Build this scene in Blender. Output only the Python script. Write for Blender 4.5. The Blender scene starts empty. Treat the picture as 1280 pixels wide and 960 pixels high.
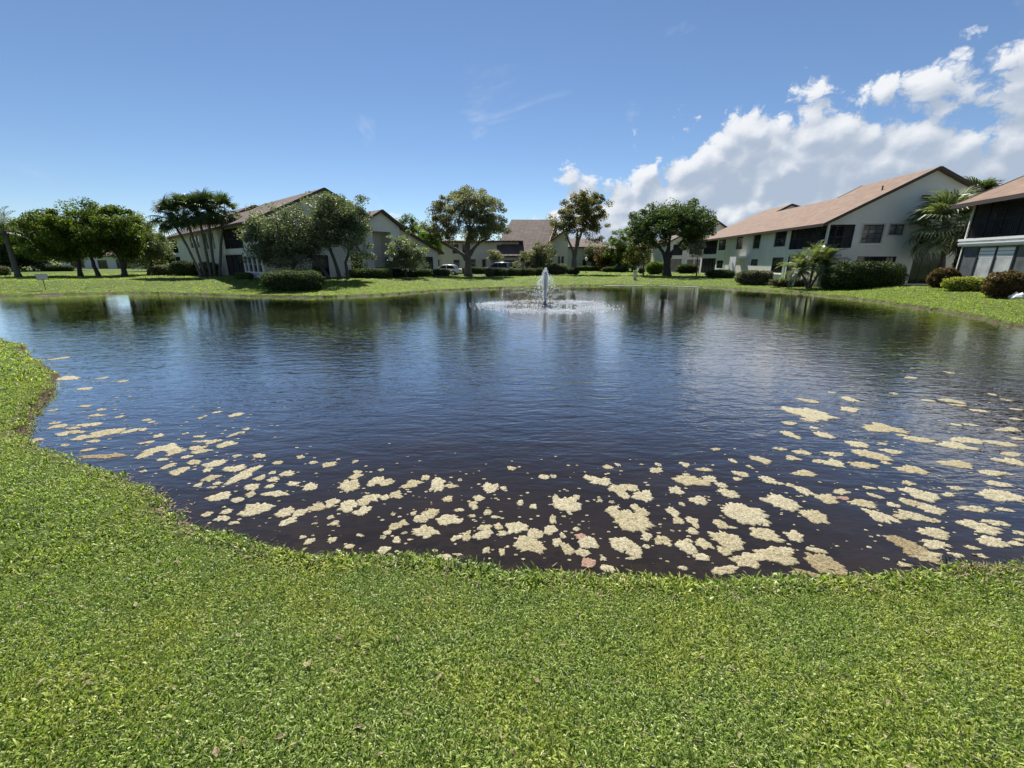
import bpy, math, random
import numpy as np
from mathutils import Vector, Matrix, noise as mnoise

# ------------------------------------------------------------------ camera, sky, sun, exposure
sc = bpy.context.scene
COL = sc.collection
F_PX, HOR = 525.0, 155.0                    # focal length in photo pixels, horizon above the centre
PITCH = math.atan(HOR / F_PX)
CAM_Z = 2.1
cd = bpy.data.cameras.new("camera"); cam = bpy.data.objects.new("camera", cd); COL.objects.link(cam)
cam.location = (0, 0, CAM_Z); cam.rotation_euler = (math.pi / 2 - PITCH, 0, 0)
cd.sensor_width = 36; cd.lens = 36 * F_PX / 1280; cd.clip_start = 0.05; cd.clip_end = 6000
sc.camera = cam

SUN_EL, SUN_AZ = math.radians(51), math.radians(-8)      # azimuth from +Y towards +X
world = bpy.data.worlds.new("World"); sc.world = world; world.use_nodes = True
wt = world.node_tree; wt.nodes.clear()
def wn(t, **k):
    n = wt.nodes.new(t)
    for a, b in k.items(): setattr(n, a, b)
    return n
def wl(a, b): wt.links.new(a, b)
def wm(op, a, b=None, c=None):
    n = wn('ShaderNodeMath', operation=op)
    for i, v in enumerate((a, b, c)):
        if v is None: continue
        if isinstance(v, (int, float)): n.inputs[i].default_value = v
        else: wl(v, n.inputs[i])
    return n.outputs[0]
sky = wn('ShaderNodeTexSky', sky_type='NISHITA'); sky.sun_disc = False
sky.sun_elevation = SUN_EL; sky.sun_rotation = SUN_AZ; sky.air_density = .85; sky.dust_density = 0.0; sky.ozone_density = 4.5; sky.altitude = 0
bg_sky = wn('ShaderNodeBackground'); bg_sky.inputs[1].default_value = 0.066; wl(sky.outputs[0], bg_sky.inputs[0])
tc = wn('ShaderNodeTexCoord'); sep = wn('ShaderNodeSeparateXYZ'); wl(tc.outputs['Generated'], sep.inputs[0])
az = wm('ARCTAN2', sep.outputs[0], sep.outputs[1]); el = wm('ARCSINE', sep.outputs[2])
def cloud_noise(off, scale, detail, rough, dist=0.0):
    cb = wn('ShaderNodeCombineXYZ')
    wl(wm('ADD', az, off[0]), cb.inputs[0]); wl(wm('MULTIPLY', wm('ADD', el, off[1]), 1.35), cb.inputs[1]); cb.inputs[2].default_value = 3.7
    n = wn('ShaderNodeTexNoise', noise_dimensions='2D'); n.inputs['Scale'].default_value = scale; n.inputs['Detail'].default_value = detail
    n.inputs['Roughness'].default_value = rough; n.inputs['Distortion'].default_value = dist
    wl(cb.outputs[0], n.inputs['Vector']); return n.outputs[0]
crv = wn('ShaderNodeFloatCurve')
# height of the cumulus bank (radians) over azimuth, both mapped to 0..1 (azimuth / 2pi + .5, elevation / .6)
pts = [(-3.14, .16), (-2.2, .05), (-1.2, .0), (-.33, .0), (-.235, .095), (-.15, .0), (.0, .03), (.036, .118), (.088, .162), (.155, .203), (.22, .205), (.30, .222), (.37, .26), (.46, .288), (.55, .288),
       (.64, .278), (.70, .30), (.77, .285), (.84, .34), (1.1, .35), (1.7, .26), (2.4, .22), (3.14, .16)]
cm = crv.mapping.curves[0]
cm.points[0].location = (0, pts[0][1] / .6); cm.points[1].location = (1, pts[-1][1] / .6)
for a, e in pts[1:-1]: cm.points.new(a / (2 * math.pi) + .5, e / .6)
crv.mapping.update()
wl(wm('ADD', wm('DIVIDE', az, 2 * math.pi), .5), crv.inputs['Value'])
top = wm('MULTIPLY', crv.outputs[0], .6)
def billow(off, det=4.):
    """cauliflower lumps: lightly warped rounded cells over several octaves, plus broad noise"""
    cb = wn('ShaderNodeCombineXYZ'); wl(wm('ADD', az, off[0]), cb.inputs[0]); wl(wm('MULTIPLY', wm('ADD', el, off[1]), 1.25), cb.inputs[1])
    wz = wn('ShaderNodeTexNoise', noise_dimensions='2D'); wz.inputs['Scale'].default_value = 14.; wz.inputs['Detail'].default_value = 5; wz.inputs['Roughness'].default_value = .6; wl(cb.outputs[0], wz.inputs['Vector'])
    sc_ = wn('ShaderNodeVectorMath', operation='SCALE'); wl(wz.outputs['Color'], sc_.inputs[0]); sc_.inputs['Scale'].default_value = .045
    ad = wn('ShaderNodeVectorMath', operation='ADD'); wl(cb.outputs[0], ad.inputs[0]); wl(sc_.outputs[0], ad.inputs[1])
    v = wn('ShaderNodeTexVoronoi', feature='SMOOTH_F1', voronoi_dimensions='2D'); v.inputs['Scale'].default_value = 10.; v.inputs['Detail'].default_value = det; v.inputs['Roughness'].default_value = .6; v.inputs['Lacunarity'].default_value = 2.3; v.inputs['Smoothness'].default_value = .25
    wl(ad.outputs[0], v.inputs['Vector']); n_ = cloud_noise(off, 4.5, 6, .55)
    return wm('ADD', wm('MULTIPLY', wm('SUBTRACT', .75, v.outputs['Distance']), .62), wm('MULTIPLY', n_, .60))
nA = billow((0, 0))
sA = billow((0, 0), 1.2)
nB = billow((-.012, .020), 1.2)
nC = cloud_noise((.6, .3), 2.6, 3, .5)
cov = wm('MULTIPLY', wm('SUBTRACT', top, el), 9.0)
dens = wm('ADD', wm('ADD', wm('ADD', cov, .42), wm('MULTIPLY', wm('SUBTRACT', nA, .5), 1.9)), wm('MULTIPLY', wm('SUBTRACT', nC, .5), .9))
def wmap(v, a, b, c=0., d=1.):
    m = wn('ShaderNodeMapRange', interpolation_type='SMOOTHSTEP'); wl(v, m.inputs[0])
    for i, x in enumerate((a, b, c, d)): m.inputs[i + 1].default_value = x
    return m.outputs[0]
mask = wmap(dens, .02, .48)
gate = wmap(top, .004, .03)
mask = wm('MULTIPLY', mask, gate)
wisp = wm('MULTIPLY', wmap(cloud_noise((5.2, 1.9), 3.2, 8, .6, .8), .60, .78), .25)
mask = wm('MAXIMUM', mask, wisp)
mask = wm('MULTIPLY', mask, wmap(el, -.02, .06, .5, .97))
lit = wm('ADD', wm('ADD', wm('MULTIPLY', wm('SUBTRACT', sA, nB), 1.7), wm('MULTIPLY', wm('SUBTRACT', nA, .62), .5)), .70)
deep = wmap(dens, .35, 1.7)
lit = wm('SUBTRACT', lit, wm('MULTIPLY', deep, .5))
litc = wmap(lit, -.05, 1.0)
mixc = wn('ShaderNodeMix', data_type='RGBA'); wl(litc, mixc.inputs[0])
mixc.inputs[6].default_value = (.42, .50, .62, 1); mixc.inputs[7].default_value = (.88, .90, .93, 1)
bg_cl = wn('ShaderNodeBackground'); wl(mixc.outputs[2], bg_cl.inputs[0]); bg_cl.inputs[1].default_value = .63
mx = wn('ShaderNodeMixShader'); wl(mask, mx.inputs[0]); wl(bg_sky.outputs[0], mx.inputs[1]); wl(bg_cl.outputs[0], mx.inputs[2])
wo = wn('ShaderNodeOutputWorld'); wl(mx.outputs[0], wo.inputs[0])
world.cycles.sampling_method = 'MANUAL'; world.cycles.sample_map_resolution = 512

sl = bpy.data.lights.new("sun", 'SUN'); sun = bpy.data.objects.new("sun", sl); COL.objects.link(sun)
sl.energy = 5.0; sl.angle = math.radians(.53); sl.color = (1, .955, .88)
sdir = Vector((math.sin(SUN_AZ) * math.cos(SUN_EL), math.cos(SUN_AZ) * math.cos(SUN_EL), math.sin(SUN_EL)))
sun.rotation_euler = sdir.to_track_quat('Z', 'Y').to_euler(); sun.location = (0, 0, 40)
vs = sc.view_settings; vs.view_transform = 'Standard'; vs.look = 'None'; vs.exposure = 0.72; vs.gamma = 1; vs.use_curve_mapping = False
sc.render.engine = 'CYCLES'; sc.cycles.max_bounces = 8; sc.cycles.transparent_max_bounces = 16; sc.cycles.caustics_reflective = False; sc.cycles.caustics_refractive = False

# ------------------------------------------------------------------ helpers
R = math.radians
def lerp(a, b, t): return a + (b - a) * t
def gp(px, py, z):
    """point on the level z seen at photo pixel (px, py): used to measure where things stand"""
    u, v = (px - 640) / F_PX, (480 - py) / F_PX
    d = (u, math.cos(PITCH) + v * math.sin(PITCH), v * math.cos(PITCH) - math.sin(PITCH))
    t = (z - CAM_Z) / d[2]
    return (d[0] * t, d[1] * t)
def ax(px, py, Y):
    """x and z at distance Y of photo pixel"""
    u, v = (px - 640) / F_PX, (480 - py) / F_PX
    dy = math.cos(PITCH) + v * math.sin(PITCH)
    return u / dy * Y, CAM_Z + (v * math.cos(PITCH) - math.sin(PITCH)) / dy * Y

def tag(o, label=None, cat=None, group=None, kind=None):
    if label: o['label'] = label
    if cat: o['category'] = cat
    if group: o['group'] = group
    if kind: o['kind'] = kind
    return o
def empty(name, loc, rz=0, **k):
    o = bpy.data.objects.new(name, None); COL.objects.link(o); o.location = loc; o.rotation_euler = (0, 0, rz)
    o.empty_display_size = .2
    return tag(o, **k)
def link(name, me, mat, parent=None, **k):
    o = bpy.data.objects.new(name, me); COL.objects.link(o)
    if mat is not None and not me.materials: me.materials.append(mat)
    if parent: o.parent = parent
    return tag(o, **k)
def np_mesh(name, V, Fq, attr=None, smooth=False):
    """V (n,3), Fq (m,k) constant face size, attr dict of per-vertex floats"""
    V = np.asarray(V, np.float32); Fq = np.asarray(Fq, np.int32); m, k = Fq.shape
    me = bpy.data.meshes.new(name); me.vertices.add(len(V)); me.vertices.foreach_set('co', V.ravel())
    me.loops.add(m * k); me.loops.foreach_set('vertex_index', Fq.ravel())
    me.polygons.add(m); me.polygons.foreach_set('loop_start', np.arange(0, m * k, k, dtype=np.int32))
    if smooth: me.polygons.foreach_set('use_smooth', np.ones(m, bool))
    for n, a in (attr or {}).items():
        at = me.attributes.new(n, 'FLOAT', 'POINT'); at.data.foreach_set('value', np.asarray(a, np.float32))
    me.update(calc_edges=True); return me
class MB:
    def __init__(s): s.v = []; s.f = []
    def poly(s, pts):
        i = len(s.v); s.v += [tuple(p) for p in pts]; s.f.append(tuple(range(i, i + len(pts)))); return s
    def box(s, x0, x1, y0, y1, z0, z1):
        i = len(s.v)
        s.v += [(x, y, z) for z in (z0, z1) for y in (y0, y1) for x in (x0, x1)]
        s.f += [tuple(i + q for q in f) for f in ((0, 2, 3, 1), (4, 5, 7, 6), (0, 1, 5, 4), (2, 6, 7, 3), (0, 4, 6, 2), (1, 3, 7, 5))]; return s
    def slab(s, pts, t, d=(0, 0, -1)):
        """flat polygon with thickness t along d"""
        n = len(pts); i = len(s.v); d = Vector(d) * t
        s.v += [tuple(p) for p in pts] + [tuple(Vector(p) + d) for p in pts]
        s.f.append(tuple(range(i, i + n))); s.f.append(tuple(range(i + 2 * n - 1, i + n - 1, -1)))
        for k in range(n): s.f.append((i + (k + 1) % n, i + k, i + n + k, i + n + (k + 1) % n))
        return s
    def beam(s, p, q, w, h):
        p, q = Vector(p), Vector(q); d = (q - p).normalized(); side = d.cross(Vector((0, 0, 1)))
        if side.length < 1e-4: side = Vector((1, 0, 0))
        side.normalize(); up = side.cross(d); i = len(s.v)
        for c in (p, q):
            for a, b in ((-1, -1), (1, -1), (1, 1), (-1, 1)): s.v.append(tuple(c + side * a * w / 2 + up * b * h / 2))
        s.f += [(i + 3, i + 2, i + 1, i), (i + 4, i + 5, i + 6, i + 7)] + [(i + k, i + (k + 1) % 4, i + 4 + (k + 1) % 4, i + 4 + k) for k in range(4)]; return s
    def tube(s, pts, rad, n=8, caps=True):
        pts = [Vector(p) for p in pts]; rings = []
        ref = Vector((1, 0, 0))
        for k, p in enumerate(pts):
            d = (pts[min(k + 1, len(pts) - 1)] - pts[max(k - 1, 0)]).normalized()
            a = ref - d * ref.dot(d)
            if a.length < .05: a = Vector((0, 1, 0)) - d * d.y
            a.normalize(); b = d.cross(a); r = rad[k] if hasattr(rad, '__len__') else rad; i = len(s.v)
            for j in range(n):
                t = 2 * math.pi * j / n; s.v.append(tuple(p + (a * math.cos(t) + b * math.sin(t)) * r))
            rings.append(i)
        for a, b in zip(rings, rings[1:]):
            for j in range(n): s.f.append((a + j, a + (j + 1) % n, b + (j + 1) % n, b + j))
        if caps:
            s.f.append(tuple(rings[0] + j for j in range(n - 1, -1, -1))); s.f.append(tuple(rings[-1] + j for j in range(n)))
        return s
    def lathe(s, c, prof, n=16):
        c = Vector(c); i = len(s.v); m = len(prof)
        for r, z in prof:
            for j in range(n):
                t = 2 * math.pi * j / n; s.v.append((c.x + r * math.cos(t), c.y + r * math.sin(t), c.z + z))
        for k in range(m - 1):
            for j in range(n): s.f.append((i + k * n + j, i + k * n + (j + 1) % n, i + (k + 1) * n + (j + 1) % n, i + (k + 1) * n + j))
        s.f.append(tuple(i + j for j in range(n - 1, -1, -1))); s.f.append(tuple(i + (m - 1) * n + j for j in range(n))); return s
    def build(s, name, mat, parent=None, smooth=False, **k):
        me = bpy.data.meshes.new(name); me.from_pydata(s.v, [], s.f); me.update()
        if smooth: me.polygons.foreach_set('use_smooth', [True] * len(me.polygons))
        return link(name, me, mat, parent, **k)

# ------------------------------------------------------------------ materials
def new_mat(name):
    m = bpy.data.materials.new(name); m.use_nodes = True; nt = m.node_tree; nt.nodes.clear()
    out = nt.nodes.new('ShaderNodeOutputMaterial'); return m, nt, out
class NT:
    def __init__(s, nt): s.nt = nt
    def n(s, t, ins=None, **k):
        o = s.nt.nodes.new(t)
        for a, b in k.items(): setattr(o, a, b)
        for a, b in (ins or {}).items():
            if hasattr(b, 'is_output') or isinstance(b, bpy.types.NodeSocket): s.nt.links.new(b, o.inputs[a])
            else: o.inputs[a].default_value = b
        return o
    def noise(s, vec, scale, detail=4, rough=.55, dist=0):
        return s.n('ShaderNodeTexNoise', {'Vector': vec, 'Scale': scale, 'Detail': detail, 'Roughness': rough, 'Distortion': dist}).outputs[0]
    def ramp(s, fac, stops, interp='LINEAR'):
        r = s.n('ShaderNodeValToRGB', {0: fac}); r.color_ramp.interpolation = interp
        e = r.color_ramp.elements
        while len(e) > 1: e.remove(e[-1])
        e[0].position = stops[0][0]; e[0].color = (*stops[0][1], 1)
        for p, c in stops[1:]:
            x = e.new(p); x.color = (*c, 1)
        return r.outputs[0]
    def mix(s, f, a, b, mode='MIX'):
        m = s.n('ShaderNodeMix', data_type='RGBA', blend_type=mode)
        for i, v in ((0, f), (6, a), (7, b)):
            if isinstance(v, bpy.types.NodeSocket): s.nt.links.new(v, m.inputs[i])
            else: m.inputs[i].default_value = v if i == 0 else (*v, 1)
        return m.outputs[2]
    def math(s, op, a, b=0.):
        m = s.n('ShaderNodeMath', operation=op)
        for i, v in ((0, a), (1, b)):
            if isinstance(v, bpy.types.NodeSocket): s.nt.links.new(v, m.inputs[i])
            else: m.inputs[i].default_value = v
        return m.outputs[0]
    def mrange(s, v, a, b, c=0., d=1.):
        return s.n('ShaderNodeMapRange', {0: v, 1: a, 2: b, 3: c, 4: d}, interpolation_type='SMOOTHSTEP').outputs[0]
    def bump(s, h, strength=.3, dist=.02, normal=None):
        i = {'Height': h, 'Strength': strength, 'Distance': dist}
        if normal: i['Normal'] = normal
        return s.n('ShaderNodeBump', i).outputs[0]
def plain(name, col, rough=.6, var=.12, scale=6., bump=0., metal=0., spec=.5):
    """painted / plain surface with weathering variation"""
    m, nt, out = new_mat(name); t = NT(nt); tc = t.n('ShaderNodeTexCoord').outputs['Object']
    n = t.noise(tc, scale, 5, .6); n2 = t.noise(tc, scale * .17, 3)
    c = t.ramp(t.math('MULTIPLY', t.math('ADD', n, n2), .5), [(.3, tuple(x * (1 - var) for x in col)), (.7, tuple(min(1, x * (1 + var)) for x in col))])
    b = t.n('ShaderNodeBsdfPrincipled', {'Base Color': c, 'Roughness': rough, 'Metallic': metal, 'Specular IOR Level': spec})
    if bump: nt.links.new(t.bump(n, bump, .02), b.inputs['Normal'])
    nt.links.new(b.outputs[0], out.inputs[0]); return m
def leaf_mat(name, dark, light, trans=.35, gloss=.55, spec=.25, tcol=(1.5, 1.7, .55)):
    """leaves: tint attribute picks a leaf's own green, some light passes through the blade"""
    m, nt, out = new_mat(name); t = NT(nt)
    a = t.n('ShaderNodeAttribute', attribute_name='tint').outputs['Fac']
    oi = t.n('ShaderNodeObjectInfo').outputs['Random']
    f = t.math('ADD', a, t.math('MULTIPLY', t.math('SUBTRACT', oi, .5), .25))
    c = t.ramp(f, [(0, dark), (.75, light), (1., tuple(min(1, x * 1.25 + .02) for x in light))])
    b = t.n('ShaderNodeBsdfPrincipled', {'Base Color': c, 'Roughness': gloss, 'Specular IOR Level': spec})
    tr = t.n('ShaderNodeBsdfTranslucent', {'Color': t.mix(1., c, tcol, 'MULTIPLY')})
    ms = t.n('ShaderNodeMixShader', {0: trans, 1: b.outputs[0], 2: tr.outputs[0]})
    nt.links.new(ms.outputs[0], out.inputs[0]); return m
def bark_mat(name, a, b):
    m, nt, out = new_mat(name); t = NT(nt); tc = t.n('ShaderNodeTexCoord').outputs['Object']
    mp = t.n('ShaderNodeMapping', {'Vector': tc, 'Scale': (9, 9, 2.2)}).outputs[0]
    n = t.noise(mp, 2., 6, .65, .4)
    p = t.n('ShaderNodeBsdfPrincipled', {'Base Color': t.ramp(n, [(.3, a), (.7, b)]), 'Roughness': .9, 'Normal': t.bump(n, .6, .05)})
    nt.links.new(p.outputs[0], out.inputs[0]); return m
def wall_mat(name, col, groove=0.):
    """stucco / grooved siding, stained with age"""
    m, nt, out = new_mat(name); t = NT(nt); tc = t.n('ShaderNodeTexCoord').outputs['Object']
    big = t.noise(tc, .35, 4, .6); mp = t.n('ShaderNodeMapping', {'Vector': tc, 'Scale': (2.5, 2.5, .25)}).outputs[0]
    streak = t.noise(mp, 1.3, 5, .65); fine = t.noise(tc, 28, 3)
    c = t.mix(t.mrange(big, .35, .7), tuple(x * .93 for x in col), tuple(min(1, x * 1.05) for x in col))
    c = t.mix(t.mrange(streak, .55, .8, 0, .28), c, tuple(x * .72 for x in col))
    h = fine
    if groove:
        w = t.n('ShaderNodeSeparateXYZ', {0: tc}); ss = t.math('ADD', w.outputs[0], w.outputs[1])
        g = t.math('FRACT', t.math('MULTIPLY', ss, 1 / groove)); g = t.mrange(g, .0, .05)
        c = t.mix(g, tuple(x * .62 for x in col), c); h = t.math('ADD', t.math('MULTIPLY', fine, .2), g)
    p = t.n('ShaderNodeBsdfPrincipled', {'Base Color': c, 'Roughness': .85, 'Normal': t.bump(h, .35, .012)})
    nt.links.new(p.outputs[0], out.inputs[0]); return m
def roof_mat(name, cols, wave=0.):
    """courses of shingles / clay tiles across object space, too far off to pick apart"""
    m, nt, out = new_mat(name); t = NT(nt); tc = t.n('ShaderNodeTexCoord').outputs['Object']
    s = t.n('ShaderNodeSeparateXYZ', {0: tc})
    hz = t.math('MULTIPLY', s.outputs[2], 1 / .17)
    row = t.math('FLOOR', hz); ph = t.math('FRACT', hz)
    run = t.math('ADD', s.outputs[1], t.math('MULTIPLY', s.outputs[0], .35))
    colv = t.math('FLOOR', t.math('ADD', t.math('MULTIPLY', run, 3.), t.math('MULTIPLY', row, .5)))
    cv = t.n('ShaderNodeCombineXYZ', {0: colv, 1: row, 2: 0.}).outputs[0]
    wn_ = t.n('ShaderNodeTexWhiteNoise', {'Vector': cv}).outputs['Value']
    big = t.noise(tc, .5, 4, .6)
    f = t.math('ADD', t.math('MULTIPLY', wn_, .45), t.math('MULTIPLY', big, .6))
    c = t.ramp(f, [(.15, cols[0]), (.5, cols[1]), (.85, cols[2])])
    c = t.mix(t.mrange(ph, .0, .16, .55, 0), c, tuple(x * .45 for x in cols[0]))
    h = ph
    if wave:
        fr = t.math('SINE', t.math('MULTIPLY', run, 2 * math.pi / wave)); h = t.math('ADD', ph, fr)
    p = t.n('ShaderNodeBsdfPrincipled', {'Base Color': c, 'Roughness': .85, 'Normal': t.bump(h, .5, .03)})
    nt.links.new(p.outputs[0], out.inputs[0]); return m
def glass_mat(name, col, rough=.06, var=.0):
    m, nt, out = new_mat(name); t = NT(nt); tc = t.n('ShaderNodeTexCoord').outputs['Object']
    n = t.noise(tc, 1.2, 3)
    c = t.ramp(n, [(.3, tuple(x * .7 for x in col)), (.7, tuple(x * 1.3 for x in col))])
    p = t.n('ShaderNodeBsdfPrincipled', {'Base Color': c, 'Roughness': rough, 'Specular IOR Level': .5, 'Normal': t.bump(t.noise(tc, .8, 2), .06, .05)})
    nt.links.new(p.outputs[0], out.inputs[0]); return m
def screen_mat(name, dens, col):
    m, nt, out = new_mat(name); t = NT(nt)
    d = t.n('ShaderNodeBsdfDiffuse', {'Color': (*col, 1)}); tr = t.n('ShaderNodeBsdfTransparent')
    tc = t.n('ShaderNodeTexCoord').outputs['Object']
    f = t.mrange(t.noise(tc, 1.3, 3), .2, .8, dens - .06, dens + .06)
    ms = t.n('ShaderNodeMixShader', {0: f, 1: tr.outputs[0], 2: d.outputs[0]}); nt.links.new(ms.outputs[0], out.inputs[0]); return m

M = {}
M['cream'] = wall_mat('cream_stucco', (.74, .70, .59)); M['cream2'] = wall_mat('pale_stucco', (.78, .75, .67))
M['grey'] = wall_mat('grey_siding', (.70, .69, .63), 1.22); M['greyg'] = wall_mat('grey_stucco', (.72, .70, .64))
M['white'] = plain('white_paint', (.80, .80, .78), .5, .05); M['trim'] = plain('brown_trim', (.055, .035, .028), .6, .2)
M['bronze'] = plain('bronze_frame', (.028, .026, .026), .4, .2); M['beige'] = plain('beige_trim', (.55, .52, .44), .6, .08)
M['roofR'] = roof_mat('salmon_shingles', [(.130, .076, .047), (.185, .112, .071), (.24, .150, .098)])
M['roofL'] = roof_mat('brown_clay_tiles', [(.075, .048, .040), (.125, .082, .068), (.19, .13, .108)], .3)
M['glass'] = glass_mat('dark_glass', (.022, .027, .032)); M['glassb'] = glass_mat('glass_with_blind', (.42, .44, .44), .12)
M['glassm'] = glass_mat('glass_half_blind', (.12, .13, .135), .1)
M['screen'] = screen_mat('insect_screen', .42, (.03, .033, .038)); M['inner'] = plain('porch_inside', (.26, .25, .23), .8)
M['concrete'] = plain('concrete', (.46, .43, .37), .9, .15, 3, .3); M['asphalt'] = plain('asphalt', (.055, .055, .058), .9, .2, 8, .2)
M['bark'] = bark_mat('oak_bark', (.07, .058, .045), (.19, .165, .135)); M['barkd'] = bark_mat('dark_bark', (.035, .03, .025), (.09, .078, .065))
M['palmbark'] = bark_mat('palm_bark', (.08, .07, .058), (.20, .18, .15))
M['oak'] = leaf_mat('oak_leaf', (.048, .056, .026), (.25, .255, .145), .38, tcol=(1.3, 1.35, .75))
M['oaky'] = leaf_mat('yellowish_leaf', (.055, .066, .018), (.27, .25, .095), .40, tcol=(1.4, 1.4, .65))
M['ficus'] = leaf_mat('deep_green_leaf', (.022, .042, .009), (.14, .185, .03), .40)
M['clip'] = leaf_mat('clipped_hedge_leaf', (.016, .034, .010), (.095, .135, .034), .18)
M['dark'] = leaf_mat('dark_leaf', (.022, .040, .014), (.10, .14, .048), .32)
M['silver'] = leaf_mat('silvery_leaf', (.05, .07, .035), (.27, .30, .19), .25, .5, .3)
M['lime'] = leaf_mat('lime_leaf', (.05, .09, .012), (.17, .24, .035), .4)
M['red'] = leaf_mat('coppery_leaf', (.035, .035, .014), (.16, .095, .04), .3)
M['ylw'] = leaf_mat('variegated_leaf', (.10, .12, .02), (.42, .42, .10), .35)
M['pale'] = leaf_mat('pale_blossom_leaf', (.07, .085, .04), (.46, .43, .33), .3)
M['palm'] = leaf_mat('palm_leaf', (.025, .045, .014), (.085, .115, .035), .3, .45, .35)
M['palmg'] = leaf_mat('grey_palm_leaf', (.06, .085, .035), (.26, .29, .155), .25, .42, .4)
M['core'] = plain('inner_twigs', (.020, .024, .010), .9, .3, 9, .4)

# grass blade, soil, water, algae
def grass_mat():
    """St Augustine blades: each its own green, whole patches yellower or bluer, some straw"""
    m, nt, out = new_mat('grass_blade'); t = NT(nt)
    a = t.n('ShaderNodeAttribute', attribute_name='tint').outputs['Fac']; pos = t.n('ShaderNodeNewGeometry').outputs['Position']
    patch = t.noise(pos, 1.1, 4, .6); fine = t.noise(pos, 7., 3, .6)
    c = t.ramp(a, [(0, (.022, .050, .008)), (.40, (.160, .240, .034)), (.85, (.44, .54, .13)), (.95, (.60, .66, .27)), (.97, (.50, .44, .22)), (1., (.52, .46, .24))])
    c = t.mix(t.mrange(patch, .40, .64, 0, .9), c, t.mix(1., c, (1.22, 1.10, .9), 'MULTIPLY')); c = t.mix(t.mrange(t.noise(pos, .55, 3, .5), .50, .70, 0, .5), c, t.mix(1., c, (.66, .80, .75), 'MULTIPLY')); c = t.mix(t.mrange(fine, .60, .8, 0, .5), c, (.42, .36, .17))
    b = t.n('ShaderNodeBsdfPrincipled', {'Base Color': c, 'Roughness': .40, 'Specular IOR Level': .42})
    tr = t.n('ShaderNodeBsdfTranslucent', {'Color': t.mix(1., c, (1.4, 1.55, .6), 'MULTIPLY')})
    nt.links.new(t.n('ShaderNodeMixShader', {0: .46, 1: b.outputs[0], 2: tr.outputs[0]}).outputs[0], out.inputs[0]); return m
M['blade'] = grass_mat()
def ground_mat():
    m, nt, out = new_mat('lawn_and_bank'); t = NT(nt); tc = t.n('ShaderNodeTexCoord').outputs['Object']
    sd = t.n('ShaderNodeAttribute', attribute_name='sd').outputs['Fac']
    n1 = t.noise(tc, .25, 4, .6); n2 = t.noise(tc, 2.2, 6, .65); n3 = t.noise(tc, 22, 5, .7); n4 = t.noise(tc, 90, 3, .7)
    g = t.ramp(n2, [(.25, (.055, .092, .013)), (.5, (.10, .15, .021)), (.75, (.15, .195, .035))])
    g = t.mix(t.mrange(n1, .35, .7), g, t.mix(.6, g, (.16, .19, .045)))
    g = t.mix(t.mrange(n3, .35, .7, .45, 0.), g, (.028, .05, .008))
    g = t.mix(t.mrange(n4, .5, .8, 0, .35), g, (.20, .25, .08))
    soil = t.ramp(t.math('ADD', t.math('MULTIPLY', n3, .6), t.math('MULTIPLY', n2, .4)), [(.3, (.030, .023, .013)), (.5, (.080, .062, .036)), (.7, (.21, .175, .11))])
    sand = t.ramp(n2, [(.3, (.13, .095, .062)), (.7, (.25, .195, .14))])
    edge = t.math('ADD', sd, t.math('MULTIPLY', t.math('SUBTRACT', n2, .5), .35))
    c = t.mix(t.mrange(edge, .02, .17), soil, g)
    c = t.mix(t.mrange(sd, -.16, -.03), sand, c)
    h = t.math('ADD', n3, t.math('MULTIPLY', n4, .5))
    p = t.n('ShaderNodeBsdfPrincipled', {'Base Color': c, 'Roughness': .9, 'Specular IOR Level': .2, 'Normal': t.bump(h, .8, .06)})
    nt.links.new(p.outputs[0], out.inputs[0]); return m
M['ground'] = ground_mat()
def water_mat():
    m, nt, out = new_mat('pond_water'); t = NT(nt); tc = t.n('ShaderNodeTexCoord').outputs['Object']
    m1 = t.n('ShaderNodeMapping', {'Vector': tc, 'Scale': (1.0, 2.5, 1), 'Rotation': (0, 0, R(8))}).outputs[0]
    m2 = t.n('ShaderNodeMapping', {'Vector': tc, 'Scale': (1.2, 2.8, 1), 'Rotation': (0, 0, R(-11))}).outputs[0]
    a = t.noise(m1, 1.5, 3, .5, .5); b = t.noise(m2, 4.2, 3, .5, .4)
    big = t.noise(tc, .16, 3, .5)
    h = t.math('ADD', t.math('MULTIPLY', a, .022), t.math('MULTIPLY', b, .0075))
    # the breeze reaches the open water more than the lee of the near bank
    sp = t.n('ShaderNodeSeparateXYZ', {0: tc}); lee = t.math('MULTIPLY', t.mrange(sp.outputs[1], 3., 8., .5, 1.05), t.mrange(sp.outputs[1], 9., 26., 1., .30))
    h = t.math('MULTIPLY', h, t.math('MULTIPLY', lee, t.mrange(big, .3, .7, .65, 1.25)))
    nrm = t.bump(h, 1.0, 1.0)
    fr = t.n('ShaderNodeFresnel', {'IOR': 1.333, 'Normal': nrm}).outputs[0]
    gl = t.n('ShaderNodeBsdfGlossy', {'Color': (1, 1, 1, 1), 'Roughness': .0, 'Normal': nrm})
    tr = t.n('ShaderNodeBsdfTransparent', {'Color': (.93, .90, .84, 1)})
    fr = t.math('MINIMUM', t.math('MULTIPLY', fr, t.mrange(fr, .03, .14, 1., 2.3)), 1.)
    silt = t.n('ShaderNodeBsdfDiffuse', {'Color': t.ramp(t.noise(tc, .9, 4, .6), [(.3, (.019, .0145, .0115)), (.7, (.030, .022, .0165))])})
    body = t.n('ShaderNodeMixShader', {0: .72, 1: tr.outputs[0], 2: silt.outputs[0]})      # suspended silt hides most of the bed
    ms = t.n('ShaderNodeMixShader', {0: fr, 1: body.outputs[0], 2: gl.outputs[0]}); nt.links.new(ms.outputs[0], out.inputs['Surface'])
    va = t.n('ShaderNodeVolumeAbsorption', {'Color': (.55, .50, .42, 1), 'Density': 2.3}); nt.links.new(va.outputs[0], out.inputs['Volume'])
    return m
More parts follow.
